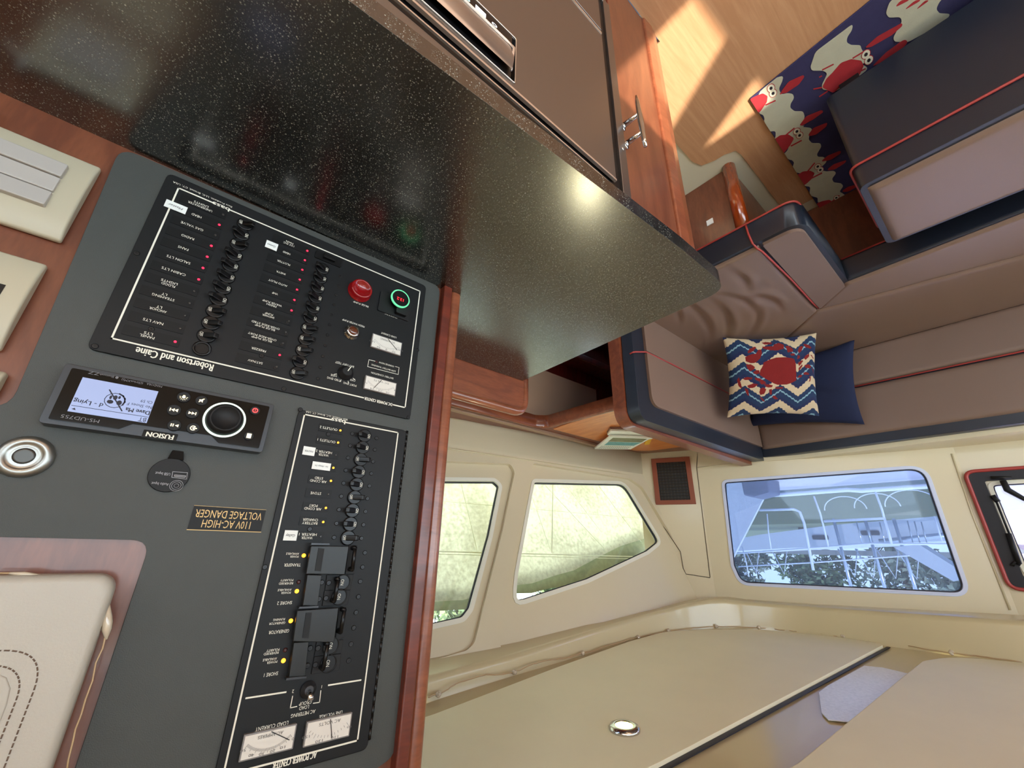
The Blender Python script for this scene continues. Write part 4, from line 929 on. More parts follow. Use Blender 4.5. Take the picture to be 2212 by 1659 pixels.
# cleat
cl = thing('deck_cleat', (.31, .61, .42), 'small chrome cleat screwed to the cherry cabinet side', 'cleat')
a, b = atX(1374, 207, .272), atX(1394, 316, .272)
MB().tube([a, a.lerp(b, .12), a.lerp(b, .5), a.lerp(b, .88), b], [.0018, .0042, .006, .0046, .0035], 12).build('bar', CHROME, cl)
for f in (.36, .72):
    p = a.lerp(b, f); mb = MB(); mb.tube([p, Vector((.3075, p.y-.004, p.z+.002))], [.0042, .0058], 12); mb.lathe((.311, p.y-.004, p.z+.002), (-1, 0, 0), [(.010, 0), (.010, .003), (.006, .005)], 20); mb.build('leg', CHROME, cl)
# low varnished board standing at the back of the counter
lb = thing('fiddle_board', (.93, .3, .92), 'low varnished wood board with a rounded end along the back of the counter', 'board')
P_ = rpoly([(.926, -.6, CZ-.02), (.926, .800, CZ-.02), (.926, .812, 1.032), (.926, -.6, 1.032)], [0, 0, .045, 0], 8)
MB().prism(P_, (.030, 0, 0)).build('board', CHERRYH, lb, bevel=.004)
MB().tube(P_[1:-1]+[Vector((.926, -.6, 1.032))] if False else [Vector((.937, .805, CZ-.015))]+[Vector((.937, p.y, p.z)) for p in rpoly([(0, .805, CZ-.02), (0, .805, 1.024), (0, -.6, 1.024)], [0, .045, 0], 8)[1:-1]]+[Vector((.937, -.6, 1.024))], .015, 12).build('bullnose', RAILW, lb)

# ------------------------------------------------------------------ stair well, shelf and its rail
struct(MB().box(1.5, 1.53, -.6, 1.885, .50, .86).build('wall_stairwell', mat('tan_lining', (178, 150, 128), .6, var=.03)))
sw_ = thing('hull_joinery', (1.5, 1.4, 0), 'dark mahogany joinery down in the starboard stairwell', 'joinery')
m_ = MB(); m_.box(1.535, 1.56, -.6, 2.5, -.6, .80); m_.build('panel', REDW, sw_)
m_ = MB(); m_.box(1.40, 1.53, .6, 2.3, .36, .40); m_.build('ledge', REDW, sw_, bevel=.006)
m_ = MB(); m_.box(1.36, 1.53, .6, 2.3, .10, .14); m_.build('ledge', REDW, sw_, bevel=.006)
m_ = MB(); m_.box(.97, 1.53, 2.28, 2.31, -.6, .84); m_.build('end_panel', REDW, sw_)
m_ = MB(); m_.box(.80, 1.56, -.6, 2.5, -.62, -.6); m_.build('stair_floor', REDW, sw_)
shf = thing('side_shelf', (1.3, 1.8, .80), 'orange-brown wooden shelf along the side windows with a raised rail', 'shelf')
SH = .85
fp = [lw(-2.6, -.01, 0), lw(1.325, -.01, 0), Vector((1.19, 2.405, 0)), Vector((.962, 2.46, 0)), Vector((.962, 1.415, 0)), Vector((1.44, 1.395, 0)), Vector((1.475, 1.33, 0)), Vector((1.475, -1.6, 0))]
MB().prism(rpoly([(p.x, p.y, SH-.03) for p in fp], [0, 0, 0, 0, 0, .05, .05, 0], 5), (0, 0, .028)).build('shelf_board', CHERRYH, shf)
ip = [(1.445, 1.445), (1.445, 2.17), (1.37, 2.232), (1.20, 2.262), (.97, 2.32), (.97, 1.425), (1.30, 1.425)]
MB().prism(rpoly([(x, y, SH-.002) for x, y in ip], [.01, .08, .08, .1, 0, 0, .01], 5), (0, 0, .003)).build('sun_patch', SUNPATCH, shf, label='orange sun patch painted on the shelf top')  # patch of sunlight on the shelf, put into the wood colour
rp = rpoly([(.955, 1.408, SH-.032), (1.43, 1.392, SH-.032), (1.468, 1.34, SH-.032), (1.468, -1.5, SH-.032)], [0, .045, .045, 0], 8)
o_ = [p+Vector((0, 0, 0)) for p in rp]
m_ = MB()
for i in range(len(rp)): pass
prof = [(-.011, -.035), (-.011, .022), (-.007, .030), (.003, .030), (.007, .022), (.007, -.035)]
vs = []
for i, p in enumerate(rp):
    a = rp[max(0, i-1)]; b = rp[min(len(rp)-1, i+1)]; d = (b-a).normalized(); s_ = Vector((d.y, -d.x, 0))   # towards the stairwell (aft / inboard)
    for q, h in prof: vs.append(p-s_*q*-1+Vector((0, 0, h+.010)))
k = len(prof); m_.add(vs, [(i*k+j, i*k+(j+1) % k, (i+1)*k+(j+1) % k, (i+1)*k+j) for i in range(len(rp)-1) for j in range(k)], 0, True); m_.build('shelf_rail', RAILW, shf)

# magazines
def flatbook(name, pxs, z, th, m, label, cat='magazine', curl=0):
    c = [atZ(x, y, z+th) for x, y in pxs]; c = [Vector((p.x, p.y, z)) for p in c]
    o = thing(name, c[0], label, cat, None); mb = MB(); mb.prism(c, (0, 0, th)); mb.build('pages', m, o, bevel=.001, seg=1); return o, [p+Vector((0, 0, th+.0004)) for p in c]
flatbook('magazine', [(1311, 936), (1318, 926), (1380, 925), (1420, 944), (1380, 950)], SH+.001, .010, COVERB, 'brown-covered magazine lowest in the pile on the shelf')
flatbook('magazine', [(1312, 940), (1319, 931), (1385, 933), (1410, 948), (1370, 955)], SH+.012, .010, PAPER, 'white-edged magazine in the middle of the pile on the shelf')
o, c = flatbook('magazine', [(1284, 970), (1318, 943), (1408, 946), (1362, 971)], SH+.025, .010, PAPER, 'open white magazine with a turquoise picture, topmost of the pile')
pic = MB(); B4 = lambda u, v: c[0].lerp(c[3], u).lerp(c[1].lerp(c[2], u), v)
pic.add([B4(.12, .35), B4(.9, .35), B4(.95, .62), B4(.12, .62)], [(0, 1, 2, 3)]); pic.build('picture', mat('turquoise_picture', (90, 170, 180), .4, var=.5, vscale=60), o)
pic = MB(); pic.add([B4(.1, .64), B4(.95, .64), B4(.93, .93), B4(.1, .93)], [(0, 1, 2, 3)]); pic.build('picture', mat('olive_picture', (120, 125, 90), .4, var=.6, vscale=50), o)
ln = MB()
for r_ in range(3):
    for k in range(14): ln.add([B4(.08+k*.058, .08+r_*.08), B4(.08+k*.058+.042, .08+r_*.08), B4(.08+k*.058+.042, .11+r_*.08), B4(.08+k*.058, .11+r_*.08)], [(0, 1, 2, 3)])
ln.build('print', mat('grey_print', (120, 130, 130), .5), o)
flatbook('booklet', [(1392, 961), (1397, 950), (1409, 947), (1403, 960)], SH+.001, .012, YELLOW, 'small yellow booklet sticking out beside the magazines', 'booklet')

# air vent in the forward wall
av = thing('air_vent', fv(1455, 985), 'brown framed air vent with a black grille on the cream wall', 'air vent')
vo = [fv(1407, 991, -.012), fv(1490, 986, -.012), fv(1503, 1088, -.012), fv(1416, 1091, -.012)]
x0 = (vo[0]+vo[3])/2; x1 = (vo[1]+vo[2])/2; zl = (vo[0].z+vo[1].z)/2; zh = (vo[2].z+vo[3].z)/2
def vv_(f, g): return Vector((lerp(x0.x, x1.x, f), lerp(x0.y, x1.y, f), lerp(zl, zh, g)))
fl_ = [vv_(0, 0), vv_(1, 0), vv_(1, 1), vv_(0, 1)]; il_ = [vv_(.125, .10), vv_(.875, .10), vv_(.875, .91), vv_(.125, .91)]
nv = Vector((VB[1]-VA[1], VA[0]-VB[0], 0)).normalized(); nv = nv if nv.y > 0 else -nv
MB().prism(fl_, nv*.012, [il_]).build('frame', BROWNV, av, bevel=.001)
MB().prism([p+nv*.0095 for p in il_], nv*.002).build('backing', VENTB, av)
for k in range(13):
    g_ = lerp(.135, .875, k/12); a, b = vv_(.125, g_)+nv*.004, vv_(.875, g_)+nv*.004; MB().prism([a, b, b+V*.0022+nv*.004, a+V*.0022+nv*.004], V*.0012).build('louvre', LOUVRE, av)
g = MB()
for k in range(9): 
    f = lerp(.17, .83, k/8); g.prism([vv_(f, .10)+nv*.008, vv_(f+.012, .10)+nv*.008, vv_(f+.012, .91)+nv*.008, vv_(f, .91)+nv*.008], nv*.001)
g.build('grid', LOUVRE, av)

# ------------------------------------------------------------------ ceiling light and fairy lights
lc = ce(1350, 1591); lc.z = ceilz(lc.y)-.013; dn = Vector((0, -.055, -1)).normalized()
cl_ = thing('ceiling_light', lc, 'round chrome ceiling light with a glowing yellow lens', 'ceiling light')
MB().lathe(lc, dn, [(.037, 0), (.0375, .004), (.034, .0085), (.024, .0105), (.0215, .0095), (.0215, .005)], 44).build('rim', CHROME, cl_)
MB().lathe(lc, dn, [(.0215, .001), (.0215, .0085), (.010, .0102), (.0001, .0104)], 30).build('lens', LAMPG, cl_)
sp_ = bpy.data.lights.new('ceiling_lamp', 'SPOT'); so_ = bpy.data.objects.new('ceiling_lamp', sp_); COL.objects.link(so_); so_.parent = cl_; so_.location = dn*.03
sp_.energy = 2.2; sp_.spot_size = 2.2; sp_.spot_blend = 1; sp_.shadow_soft_size = .02; sp_.color = (1, .93, .65)
fl = thing('fairy_light_cord', ce(1445, 1364), 'thin fairy light cord running along the edge of the ceiling', 'light cord')
def cw(x, y, k=.012):
    p = ce(x, y)
    if p.x > 1.262: p = atX(x, y, 1.262)
    d = (EYE-p).normalized(); return p+d*k*(2.2 if p.x < 1.26 else .6)+Vector((0, 0, -.006))
path = [(925, 1512), (936, 1507), (950, 1503), (968, 1493), (985, 1481), (1020, 1470), (1050, 1462), (1085, 1462), (1111, 1456), (1125, 1451), (1150, 1439), (1185, 1430), (1215, 1427), (1240, 1421), (1260, 1414), (1285, 1409), (1310, 1399), (1345, 1390), (1362, 1382), (1379, 1380), (1405, 1374), (1430, 1369), (1445, 1365), (1480, 1362), (1515, 1358), (1548, 1356), (1590, 1357), (1640, 1359), (1700, 1365), (1760, 1370), (1822, 1379), (1880, 1386), (1950, 1396), (2010, 1408), (2057, 1415), (2110, 1421), (2160, 1428), (2225, 1436)]
pts = []
for i in range(len(path)-1):
    a, b = path[i], path[i+1]
    for k in range(4): pts.append((lerp(a[0], b[0], k/4), lerp(a[1], b[1], k/4)+random.uniform(-1, 1)*.7))
MB().tube([cw(*p) for p in pts], .0019, 5).build('wire', CORD, fl)
for i, (x, y) in enumerate([(947, 1505), (1111, 1457), (1259.5, 1414.6), (1379, 1380), (1444, 1365.5), (1548, 1355.5), (1640, 1358.5), (1822, 1378), (2057, 1414)]):
    c_ = cw(x, y, .016); mb = MB(); r0 = .0075
    for k in range(7):
        a, b = random.uniform(0, 6.28), random.uniform(-1, 1); d = Vector((math.cos(a)*math.sqrt(1-b*b), math.sin(a)*math.sqrt(1-b*b), b)); mb.lathe(c_+d*r0*.45, d, [(.002, -.004), (.0062, -.001), (.006, .003), (.002, .006)], 7)
    mb.build('bulb_cluster', BEAD, fl)

# ------------------------------------------------------------------ upholstery helpers
def prism_pad(name, pts, z0, z1, m, parent, bevel=.012, seg=5): return MB().prism(pts, (0, 0, z1-z0)).build(name, m, parent, bevel, seg)
def grid_pad(name, C4, nrm, th, m, parent, nu=40, nv=30, er=.02, fn=None, base=-.01):
    """puffed pad on the quad C4 (a00,a10,a11,a01)"""
    a, b, c, d = [Vector(p) for p in C4]; nrm = Vector(nrm).normalized(); vs = []
    lu = ((b-a).length+(c-d).length)/2; lv = ((d-a).length+(c-b).length)/2
    def us(n):  # denser sampling at the edges
        out = []
        for i in range(n+1):
            f = i/n; out.append(.5-.5*math.cos(f*math.pi)*(.35+.65*1) if False else f*.55+(.5-.5*math.cos(f*math.pi))*.45)
        return out
    U_, V_ = us(nu), us(nv)
    for v in V_:
        for u in U_:
            p = a.lerp(b, u).lerp(d.lerp(c, u), v); dist = min(u*lu, (1-u)*lu, v*lv, (1-v)*lv); q = min(1, dist/er)
            h = th*math.sqrt(max(0, 1-(1-q)**2))
            if fn: h += fn(u, v)*min(1, dist/(er*1.5))
            vs.append(p+nrm*h)
    W_ = nu+1; fs = [(j*W_+i, j*W_+i+1, (j+1)*W_+i+1, (j+1)*W_+i) for j in range(nv) for i in range(nu)]
    rim = [i for i in range(W_)]+[j*W_+nu for j in range(1, nv+1)]+[nv*W_+i for i in range(nu-1, -1, -1)]+[j*W_ for j in range(nv-1, 0, -1)]
    o = len(vs); vs += [Vector(vs[i])+nrm*base for i in rim]; R = len(rim)
    fs += [(rim[i], rim[(i+1) % R], o+(i+1) % R, o+i) for i in range(R)]
    return MB().add(vs, fs, 0, True).build(name, m, parent)

# ------------------------------------------------------------------ settee
se = thing('settee_base', (.5, 1.6, 0), 'cherry wood base under the L-shaped leather settee', 'settee base')
MB().prism([(.372, 1.385, -.002), (.372, 1.88, -.002), (-2.0, 1.88, -.002), (-2.0, 2.59, -.002), (.90, 2.59, -.002), (.90, 1.385, -.002)], (0, 0, .345)).build('plinth', CHERRY, se)
MB().tube([(.376, 1.385, -.002), (.376, 1.385, .343)], .024, 20).build('corner_bullnose', BULLW, se, label='glossy orange rounded corner')
MB().box(.47, .495, 1.3815, 1.385, .19, .215).build('sticker', WHITEST, se, label='small white sticker')
pt = thing('settee_partition', (.93, 1.9, 0), 'cherry wood partition with a rounded top corner behind the side backrest', 'partition')
P_ = rpoly([(.905, 1.335, 0), (.905, 1.305, .45), (.905, 1.315, .962), (.905, 2.44, .968), (.905, 2.475, .968), (.905, 2.475, 0)], [0, .1, .075, 0, 0, 0], 8)
MB().prism(P_, (.055, 0, 0)).build('panel', CHERRYH, pt, bevel=.009, seg=4)

def piping(name, pts, parent, r=.0034): return MB().tube(pts, r, 8).build(name, PIPING, parent)
# side seat
ss_ = thing('seat_cushion', (.5, 1.7, .345), 'tan and navy leather seat cushion on the short side leg of the settee', 'cushion')
zt = .447
prism_pad('navy_border', rpoly([(.19, 1.315, .35), (.90, 1.315, .35), (.90, 2.50, .35), (.90, 2.50, .35), (.19, 1.80, .35)], [.06, 0, 0, 0, 0], 6), .35, zt, NAVY, ss_, .014)
MB().prism(rpoly([(.205, 1.33, zt-.004), (.318, 1.33, zt-.004), (.318, 1.922, zt-.004), (.205, 1.81, zt-.004)], [.05, .006, .006, .004], 6), (0, 0, .016)).build('tan_front_roll', TAN, ss_, .011, 5)
def wr(u, v):
    # leather creases fanning from the mitre end of the seat
    s = 0
    for (cu, cv, ang, ln, wd_, amp) in ((.60, .30, 1.3, .22, .030, .008), (.50, .45, 1.0, .25, .034, .009), (.30, .38, 1.75, .22, .030, .008), (.18, .50, 1.9, .2, .03, .008), (.36, .62, .65, .18, .03, .006), (.7, .18, .9, .12, .02, .005), (.2, .2, 1.5, .15, .03, .006)):
        x, y = u-cu, v-cv; a = x*math.cos(ang)+y*math.sin(ang); b = -x*math.sin(ang)+y*math.cos(ang)+a*a*1.6
        s += -amp*math.exp(-(a/ln)**2*2-(b/wd_)**2)+amp*.8*math.exp(-(a/ln)**2*2-((b-wd_*1.5)/wd_)**2)
    return s+.006*math.sin(u*3.1)*math.sin(v*3.1)
grid_pad('tan_seat', [(.328, 1.33, zt-.004), (.895, 1.33, zt-.004), (.895, 2.494, zt-.004), (.328, 1.935, zt-.004)], (0, 0, 1), .016, TAN, ss_, 70, 90, .022, wr)
piping('seam_piping', [(.347, 1.312, .36), (.345, 1.309, .40), (.341, 1.314, .443), (.336, 1.332, .457), (.330, 1.36, .459), (.323, 1.6, .459), (.323, 1.85, .458), (.323, 1.926, .452)], ss_)
piping('edge_piping', rpoly([(.90, 1.311, .357), (.192, 1.311, .357), (.196, 1.40, .357)], [0, .05, 0], 6), ss_)
# main seat
ms = thing('seat_cushion', (-.3, 2.0, .345), 'long tan and navy leather seat cushion along the forward windows', 'cushion')
prism_pad('navy_border', [(.192, 1.783, .35), (-2.0, 1.70, .35), (-2.0, 2.52, .35), (.90, 2.52, .35)], .35, zt, NAVY, ms, .014)
grid_pad('tan_front_roll', [(.200, 1.80, zt-.004), (.330, 1.927, zt-.004), (-1.4, 2.30, zt-.004), (-1.4, 1.722, zt-.004)], (0, 0, 1), .016, TAN, ms, 20, 90, .02)
grid_pad('tan_seat', [(.336, 1.932, zt-.004), (.893, 2.50, zt-.004), (-1.4, 2.50, zt-.004), (-1.4, 2.305, zt-.004)], (0, 0, 1), .015, TAN, ms, 30, 90, .022)
piping('edge_piping', [(.186, 1.779, .357), (-1.6, 1.711, .357)], ms)
# side backrest
sb = thing('back_cushion', (.86, 1.8, .45), 'tan and navy leather backrest cushion against the wooden partition', 'cushion')
prism = MB().prism(rpoly([(.848, 1.325, .448), (.848, 1.322, .952), (.848, 2.50, .948), (.848, 2.50, .448)], [0, .06, 0, 0], 8), (.055, 0, 0)); prism.build('navy_border', NAVY, sb, .016, 5)
zp = .640
MB().prism(rpoly([(.852, 1.405, .452), (.852, 1.405, zp-.004), (.852, 2.485, zp-.012), (.852, 2.485, .452)], [0, .004, 0, 0], 4), (-.016, 0, 0)).build('tan_lower', TAN, sb, .012, 5)
MB().prism(rpoly([(.852, 1.405, zp+.004), (.852, 1.405, .880), (.852, 2.485, .875), (.852, 2.485, zp-.002)], [.004, .05, 0, 0], 8), (-.016, 0, 0)).build('tan_upper', TAN, sb, .012, 5)
piping('seam_piping', [(.862, 1.318, .67), (.848, 1.318, .668), (.842, 1.33, .664), (.838, 1.40, zp+.003), (.836, 1.6, zp-.002), (.836, 2.48, zp-.006)], sb)
# main backrest
mbk = thing('back_cushion', (-.2, 2.5, .45), 'long tan and navy leather backrest cushion below the forward windows', 'cushion')
MB().prism([(.862, 2.50, .448), (.862, 2.50, .930), (-2.0, 2.50, .930), (-2.0, 2.50, .448)], (0, .06, 0)).build('navy_border', NAVY, mbk, .018, 5)
grid_pad('tan_lower', [(.850, 2.503, .45), (.850, 2.503, .638), (-1.4, 2.503, .658), (-1.4, 2.503, .45)], (0, -1, 0), .017, TAN, mbk, 24, 60, .02)
grid_pad('tan_upper', [(.850, 2.503, .644), (.850, 2.503, .888), (-1.4, 2.503, .888), (-1.4, 2.503, .664)], (0, -1, 0), .017, TAN, mbk, 24, 60, .02)
piping('seam_piping', [(.850, 2.488, .641), (-1.4, 2.488, .661)], mbk)
# ottoman bench on the rug
ot = thing('bench_seat', (-.4, 1.45, 0), 'navy leather bench with a tan top and red piping standing on the crab rug', 'bench')
MB().prism(rpoly([(.045, 1.305, .060), (-1.5, 1.285, .060), (-1.5, 1.66, .060), (.045, 1.655, .060)], [.02, 0, 0, .02], 5), (0, 0, .304)).build('base', NAVY, ot, .008)
for a_, b_ in ((-.02, 1.36), (-.02, 1.60), (-1.4, 1.36), (-1.4, 1.60)): MB().box(a_-.025, a_+.025, b_-.025, b_+.025, .0085, .062).build('foot', BLACKM, ot)
MB().prism(rpoly([(.050, 1.300, .368), (-1.5, 1.28, .368), (-1.5, 1.665, .368), (.050, 1.66, .368)], [.025, 0, 0, .025], 5), (0, 0, .075)).build('seat_border', NAVY, ot, .012, 5)
grid_pad('tan_top', [(.036, 1.318, .440), (-1.4, 1.305, .440), (-1.4, 1.65, .440), (.036, 1.648, .440)], (0, 0, 1), .014, TAN, ot, 90, 30, .02)
MB().tube(rpoly([(-1.4, 1.279, .370), (.054, 1.296, .370), (.054, 1.664, .370), (-1.4, 1.668, .370)], [0, .025, .025, 0], 6), .0036, 8).build('piping', PIPING, ot)

# ------------------------------------------------------------------ rug
RGN = mat('rug_navy', (52, 50, 92), .95, var=.15, vscale=40, bump=.6, bscale=700); RGC = mat('rug_cream', (196, 196, 176), .95, var=.10, vscale=30, bump=.6, bscale=700)
RGR = mat('rug_red', (176, 42, 52), .95, var=.12, vscale=60, bump=.6, bscale=700); RGW = mat('rug_white', (225, 222, 205), .95); RGK = mat('rug_black', (28, 22, 34), .95)
rug = thing('rug', (-.1, 1.5, 0), 'navy and cream rug with red crabs lying on the light wood floor', 'rug')
rz = .007
def rg(x, y, dz=0): return atZ(x, y, rz+dz)
A0, A1, A2 = rg(1620, 214), rg(1776, 460), rg(1880, 3)
RL = (A1-A0).length; ex = (A2-A0).normalized(); ey = (A1-A0).normalized()
MB().prism([Vector((p.x, p.y, .001)) for p in (A0, A0+ex*1.5, A0+ex*1.5+ey*RL, A0+ey*RL)], (0, 0, .006)).build('pile', RGN, rug, .002)
pat = MB()
def rel(p):   # rug coordinates (u along near edge, v into the room)
    d = p-A0; 
    det = ex.x*ey.y-ex.y*ey.x; u = (d.x*ey.y-d.y*ey.x)/det; v = (ex.x*d.y-ex.y*d.x)/det; return u, v
def RP(u, v, dz=.0009): return A0+ex*u+ey*v+Vector((0, 0, dz))
def blob(pxs, mi, dz=.0009, r=.022):
    c = [rg(x, y) for x, y in pxs]; out_ = []
    for p in rpoly(c, r, 4):
        u, v = rel(p); u = max(u, 0); v = min(max(v, .0), RL); out_.append(RP(u, v, dz))
    q = [out_[0]]
    for p in out_[1:]:
        if (p-q[-1]).length > 1e-5: q.append(p)
    if len(q) > 2: pat.prism(q, (0, 0, .0006), mi=mi)
def pz(lst, ox, oy, k): return [(ox+x*k, oy+y*k) for x, y in lst]
K, OX, OY = .31336, 1600, 0
cream = [
 [(1030, -10), (1000, 90), (1020, 120), (1100, 115), (1112, 150), (1080, 200), (1050, 260), (1060, 285), (1150, 290), (1260, 230), (1400, 150), (1450, 95), (1370, 90), (1345, 60), (1370, 10), (1400, -20)],
 [(775, 160), (515, 355), (500, 400), (480, 460), (490, 485), (560, 485), (600, 500), (560, 580), (560, 615), (600, 620), (650, 630), (700, 600), (890, 470), (830, 440), (900, 400), (850, 370), (830, 330), (825, 310), (760, 308), (728, 290), (735, 250), (765, 210)],
 [(240, 535), (100, 655), (180, 700), (120, 780), (155, 790), (165, 820), (150, 860), (160, 895), (200, 905), (240, 900), (240, 940), (230, 960), (380, 940), (440, 860), (425, 870), (440, 800), (430, 765), (370, 765), (340, 740), (345, 710), (368, 675), (360, 645), (320, 640), (280, 650), (262, 610), (285, 560), (295, 520)],
 [(285, 1070), (290, 1100), (350, 1100), (370, 1120), (350, 1160), (365, 1190), (420, 1195), (520, 1180), (600, 1110), (570, 1080), (530, 1080), (525, 1060), (555, 1010), (550, 985), (490, 985), (468, 960), (475, 920), (492, 890), (480, 880), (400, 870), (350, 960), (320, 1040)],
 [(430, 1280), (480, 1285), (475, 1320), (465, 1350), (530, 1360), (530, 1390), (560, 1410), (640, 1380), (740, 1360), (700, 1330), (680, 1320), (708, 1280), (690, 1262), (640, 1255), (628, 1230), (660, 1190), (640, 1175), (590, 1180), (500, 1160), (470, 1200)]]
for c_ in cream: blob(pz(c_, OX, OY, K), 1)
reds = [
 [(150, 640), (60, 680), (60, 720), (90, 780), (130, 775), (180, 700), (185, 660)],
 [(270, 930), (330, 925), (368, 950), (340, 1000), (285, 1068), (220, 985), (230, 960)],
 [(425, 1180), (480, 1175), (510, 1190), (490, 1230), (430, 1285), (372, 1200), (400, 1200)],
 [(560, 1385), (610, 1375), (635, 1390), (600, 1440), (575, 1478), (522, 1400)],
 [(690, 430), (760, 405), (830, 415), (848, 450), (820, 510), (740, 580), (680, 600), (640, 640), (560, 600), (590, 540), (630, 500)],
 [(270, 640), (330, 560), (430, 515), (440, 525), (400, 580), (310, 640)], [(405, 860), (450, 800), (560, 755), (570, 770), (500, 820), (420, 865)], [(455, 940), (500, 880), (600, 840), (590, 870), (520, 925)],
 [(545, 1115), (600, 1070), (690, 1035), (690, 1055), (620, 1100)], [(585, 1175), (640, 1130), (730, 1100), (720, 1120), (650, 1165)], [(690, 1320), (740, 1285), (800, 1270), (800, 1285), (740, 1320)],
 [(850, 330), (940, 250), (1110, 155), (1115, 175), (1040, 240), (900, 320)], [(900, 460), (1000, 360), (1130, 265), (1155, 290), (1080, 360), (960, 430)],
 [(1100, 0), (1180, -10), (1060, 50)], [(1200, 0), (1250, -5), (1115, 75)], [(1270, 0), (1300, 0), (1195, 75)]]
for c_ in reds: blob(pz(c_, OX, OY, K), 2, .0014, .012)
for (a, b) in (((860, 345), (770, 400)), ((560, 600), (500, 612)), ((600, 625), (540, 665)), ((640, 440), (560, 480)), ((320, 620), (270, 645)), ((370, 880), (310, 930)), ((420, 965), (345, 1005)), ((510, 1120), (460, 1180)), ((560, 1190), (490, 1225)), ((680, 1345), (620, 1395)), ((240, 690), (170, 722)), ((560, 520), (540, 530)), ((860, 470), (800, 500))):
    a = (OX+a[0]*K, OY+a[1]*K); b = (OX+b[0]*K, OY+b[1]*K); d = (b[0]-a[0], b[1]-a[1]); l_ = math.hypot(*d); nx, ny = -d[1]/l_*1.3, d[0]/l_*1.3
    blob([(a[0]+nx, a[1]+ny), (b[0]+nx, b[1]+ny), (b[0]-nx, b[1]-ny), (a[0]-nx, a[1]-ny)], 2, .0016, 0)
for (x, y) in ((208, 605), (222, 640), (386, 903), (405, 930), (530, 1145), (548, 1168), (658, 1360), (664, 1378), (862, 372), (882, 412)):
    cpx = (OX+x*K, OY+y*K); c_ = rg(*cpx)
    for r_, mi, dz in ((.0145, 2, .0017), (.0125, 3, .0021), (.0055, 4, .0025)):
        if x > 650 and x < 700: r_ *= .9
        u0, v0 = rel(c_)
        pat.prism([RP(max(0, u0+r_*.78*math.cos(a/12*6.283)), min(RL, v0+r_*1.15*math.sin(a/12*6.283)), dz) for a in range(12)], (0, 0, .0003), mi=mi)
pat.build('crab_pattern', [RGN, RGC, RGR, RGW, RGK], rug)

# ------------------------------------------------------------------ throw pillows
def pillow(name, C4, th, n, mats, pick, lab, group=None, crease=.0):
    """C4: a(0,0) b(1,0) c(1,1) d(0,1); puffed both sides, pinched corners"""
    a, b, c, d = [Vector(p) for p in C4]; nr = (b-a).cross(d-a).normalized()
    if nr.dot(EYE-a) < 0: nr = -nr
    o = thing(name, (a+b)/2, lab, 'pillow', group); mb = MB(); vs = []
    def hh_(u, v): return th*(max(0, 1-abs(2*u-1)**2.6)*max(0, 1-abs(2*v-1)**2.6))**.5
    for side in (1, -1):
        for j in range(n+1):
            for i in range(n+1):
                u, v = i/n, j/n; pin = .045*(1-(2*v-1)**2); pv = .045*(1-(2*u-1)**2)
                uu_ = u+(pin if u < .5 else -pin)*abs(2*u-1)**2; vv__ = v+(pv if v < .5 else -pv)*abs(2*v-1)**2
                p = a.lerp(b, uu_).lerp(d.lerp(c, uu_), vv__)
                h = hh_(u, v)*(1 if side > 0 else .35)
                if side > 0: h += crease*math.exp(-((v-.35-.3*u)/.05)**2)*-1*math.sin(u*3.14)
                vs.append(p+nr*h*side)
    W_ = n+1; M_ = W_*W_; fs = []; mi = []
    for j in range(n):
        for i in range(n):
            fs.append((j*W_+i, j*W_+i+1, (j+1)*W_+i+1, (j+1)*W_+i)); mi.append(pick((i+.5)/n, (j+.5)/n))
    k = len(fs)
    for j in range(n):
        for i in range(n):
            fs.append((M_+j*W_+i, M_+(j+1)*W_+i, M_+(j+1)*W_+i+1, M_+j*W_+i+1)); mi.append(0)
    mb.v = [tuple(v) for v in vs]; mb.f = [list(f) for f in fs]; mb.mi = mi; mb.sm = [True]*len(fs)
    cv = mb.build('cover', mats, o)
    return o, (a, b, c, d, nr, hh_)
pn = Vector((-.60, -.70, .38)).normalized()
Pa, Pb = atZ(1561, 729, .470), atZ(1764, 719, .470); mid = (Pa+Pb)/2
hd = Vector((Pb.x-Pa.x, Pb.y-Pa.y, 0)).normalized(); pn = Vector((-abs(hd.y), -abs(hd.x), 0)).normalized()*.93+Vector((0, 0, .37)); pn.normalize()
pcnr = [Pa, Pb, onp(1770, 899, mid, pn), onp(1571, 902, mid, pn)]
print('crab pillow', [(p-q).length for p, q in zip(pcnr, pcnr[1:]+pcnr[:1])], pcnr)
CN = mat('pillow_navy_wool', (28, 35, 74), .95, var=.2, vscale=40, bump=.5, bscale=500); CB_ = mat('pillow_blue_wool', (25, 46, 80), .95, var=.15, vscale=40, bump=.5, bscale=500)
CC = mat('pillow_cream_wool', (200, 178, 146), .95, var=.10, vscale=60, bump=.9, bscale=300); CR = mat('pillow_red_wool', (122, 20, 18), .95, var=.12, vscale=40, bump=.6, bscale=300); CL = mat('pillow_light_blue_wool', (128, 164, 176), .95, bump=.5, bscale=400)
def inpoly(x, y, P):
    r = False; j = len(P)-1
    for i in range(len(P)):
        if (P[i][1] > y) != (P[j][1] > y) and x < (P[j][0]-P[i][0])*(y-P[i][1])/(P[j][1]-P[i][1])+P[i][0]: r = not r
        j = i
    return r
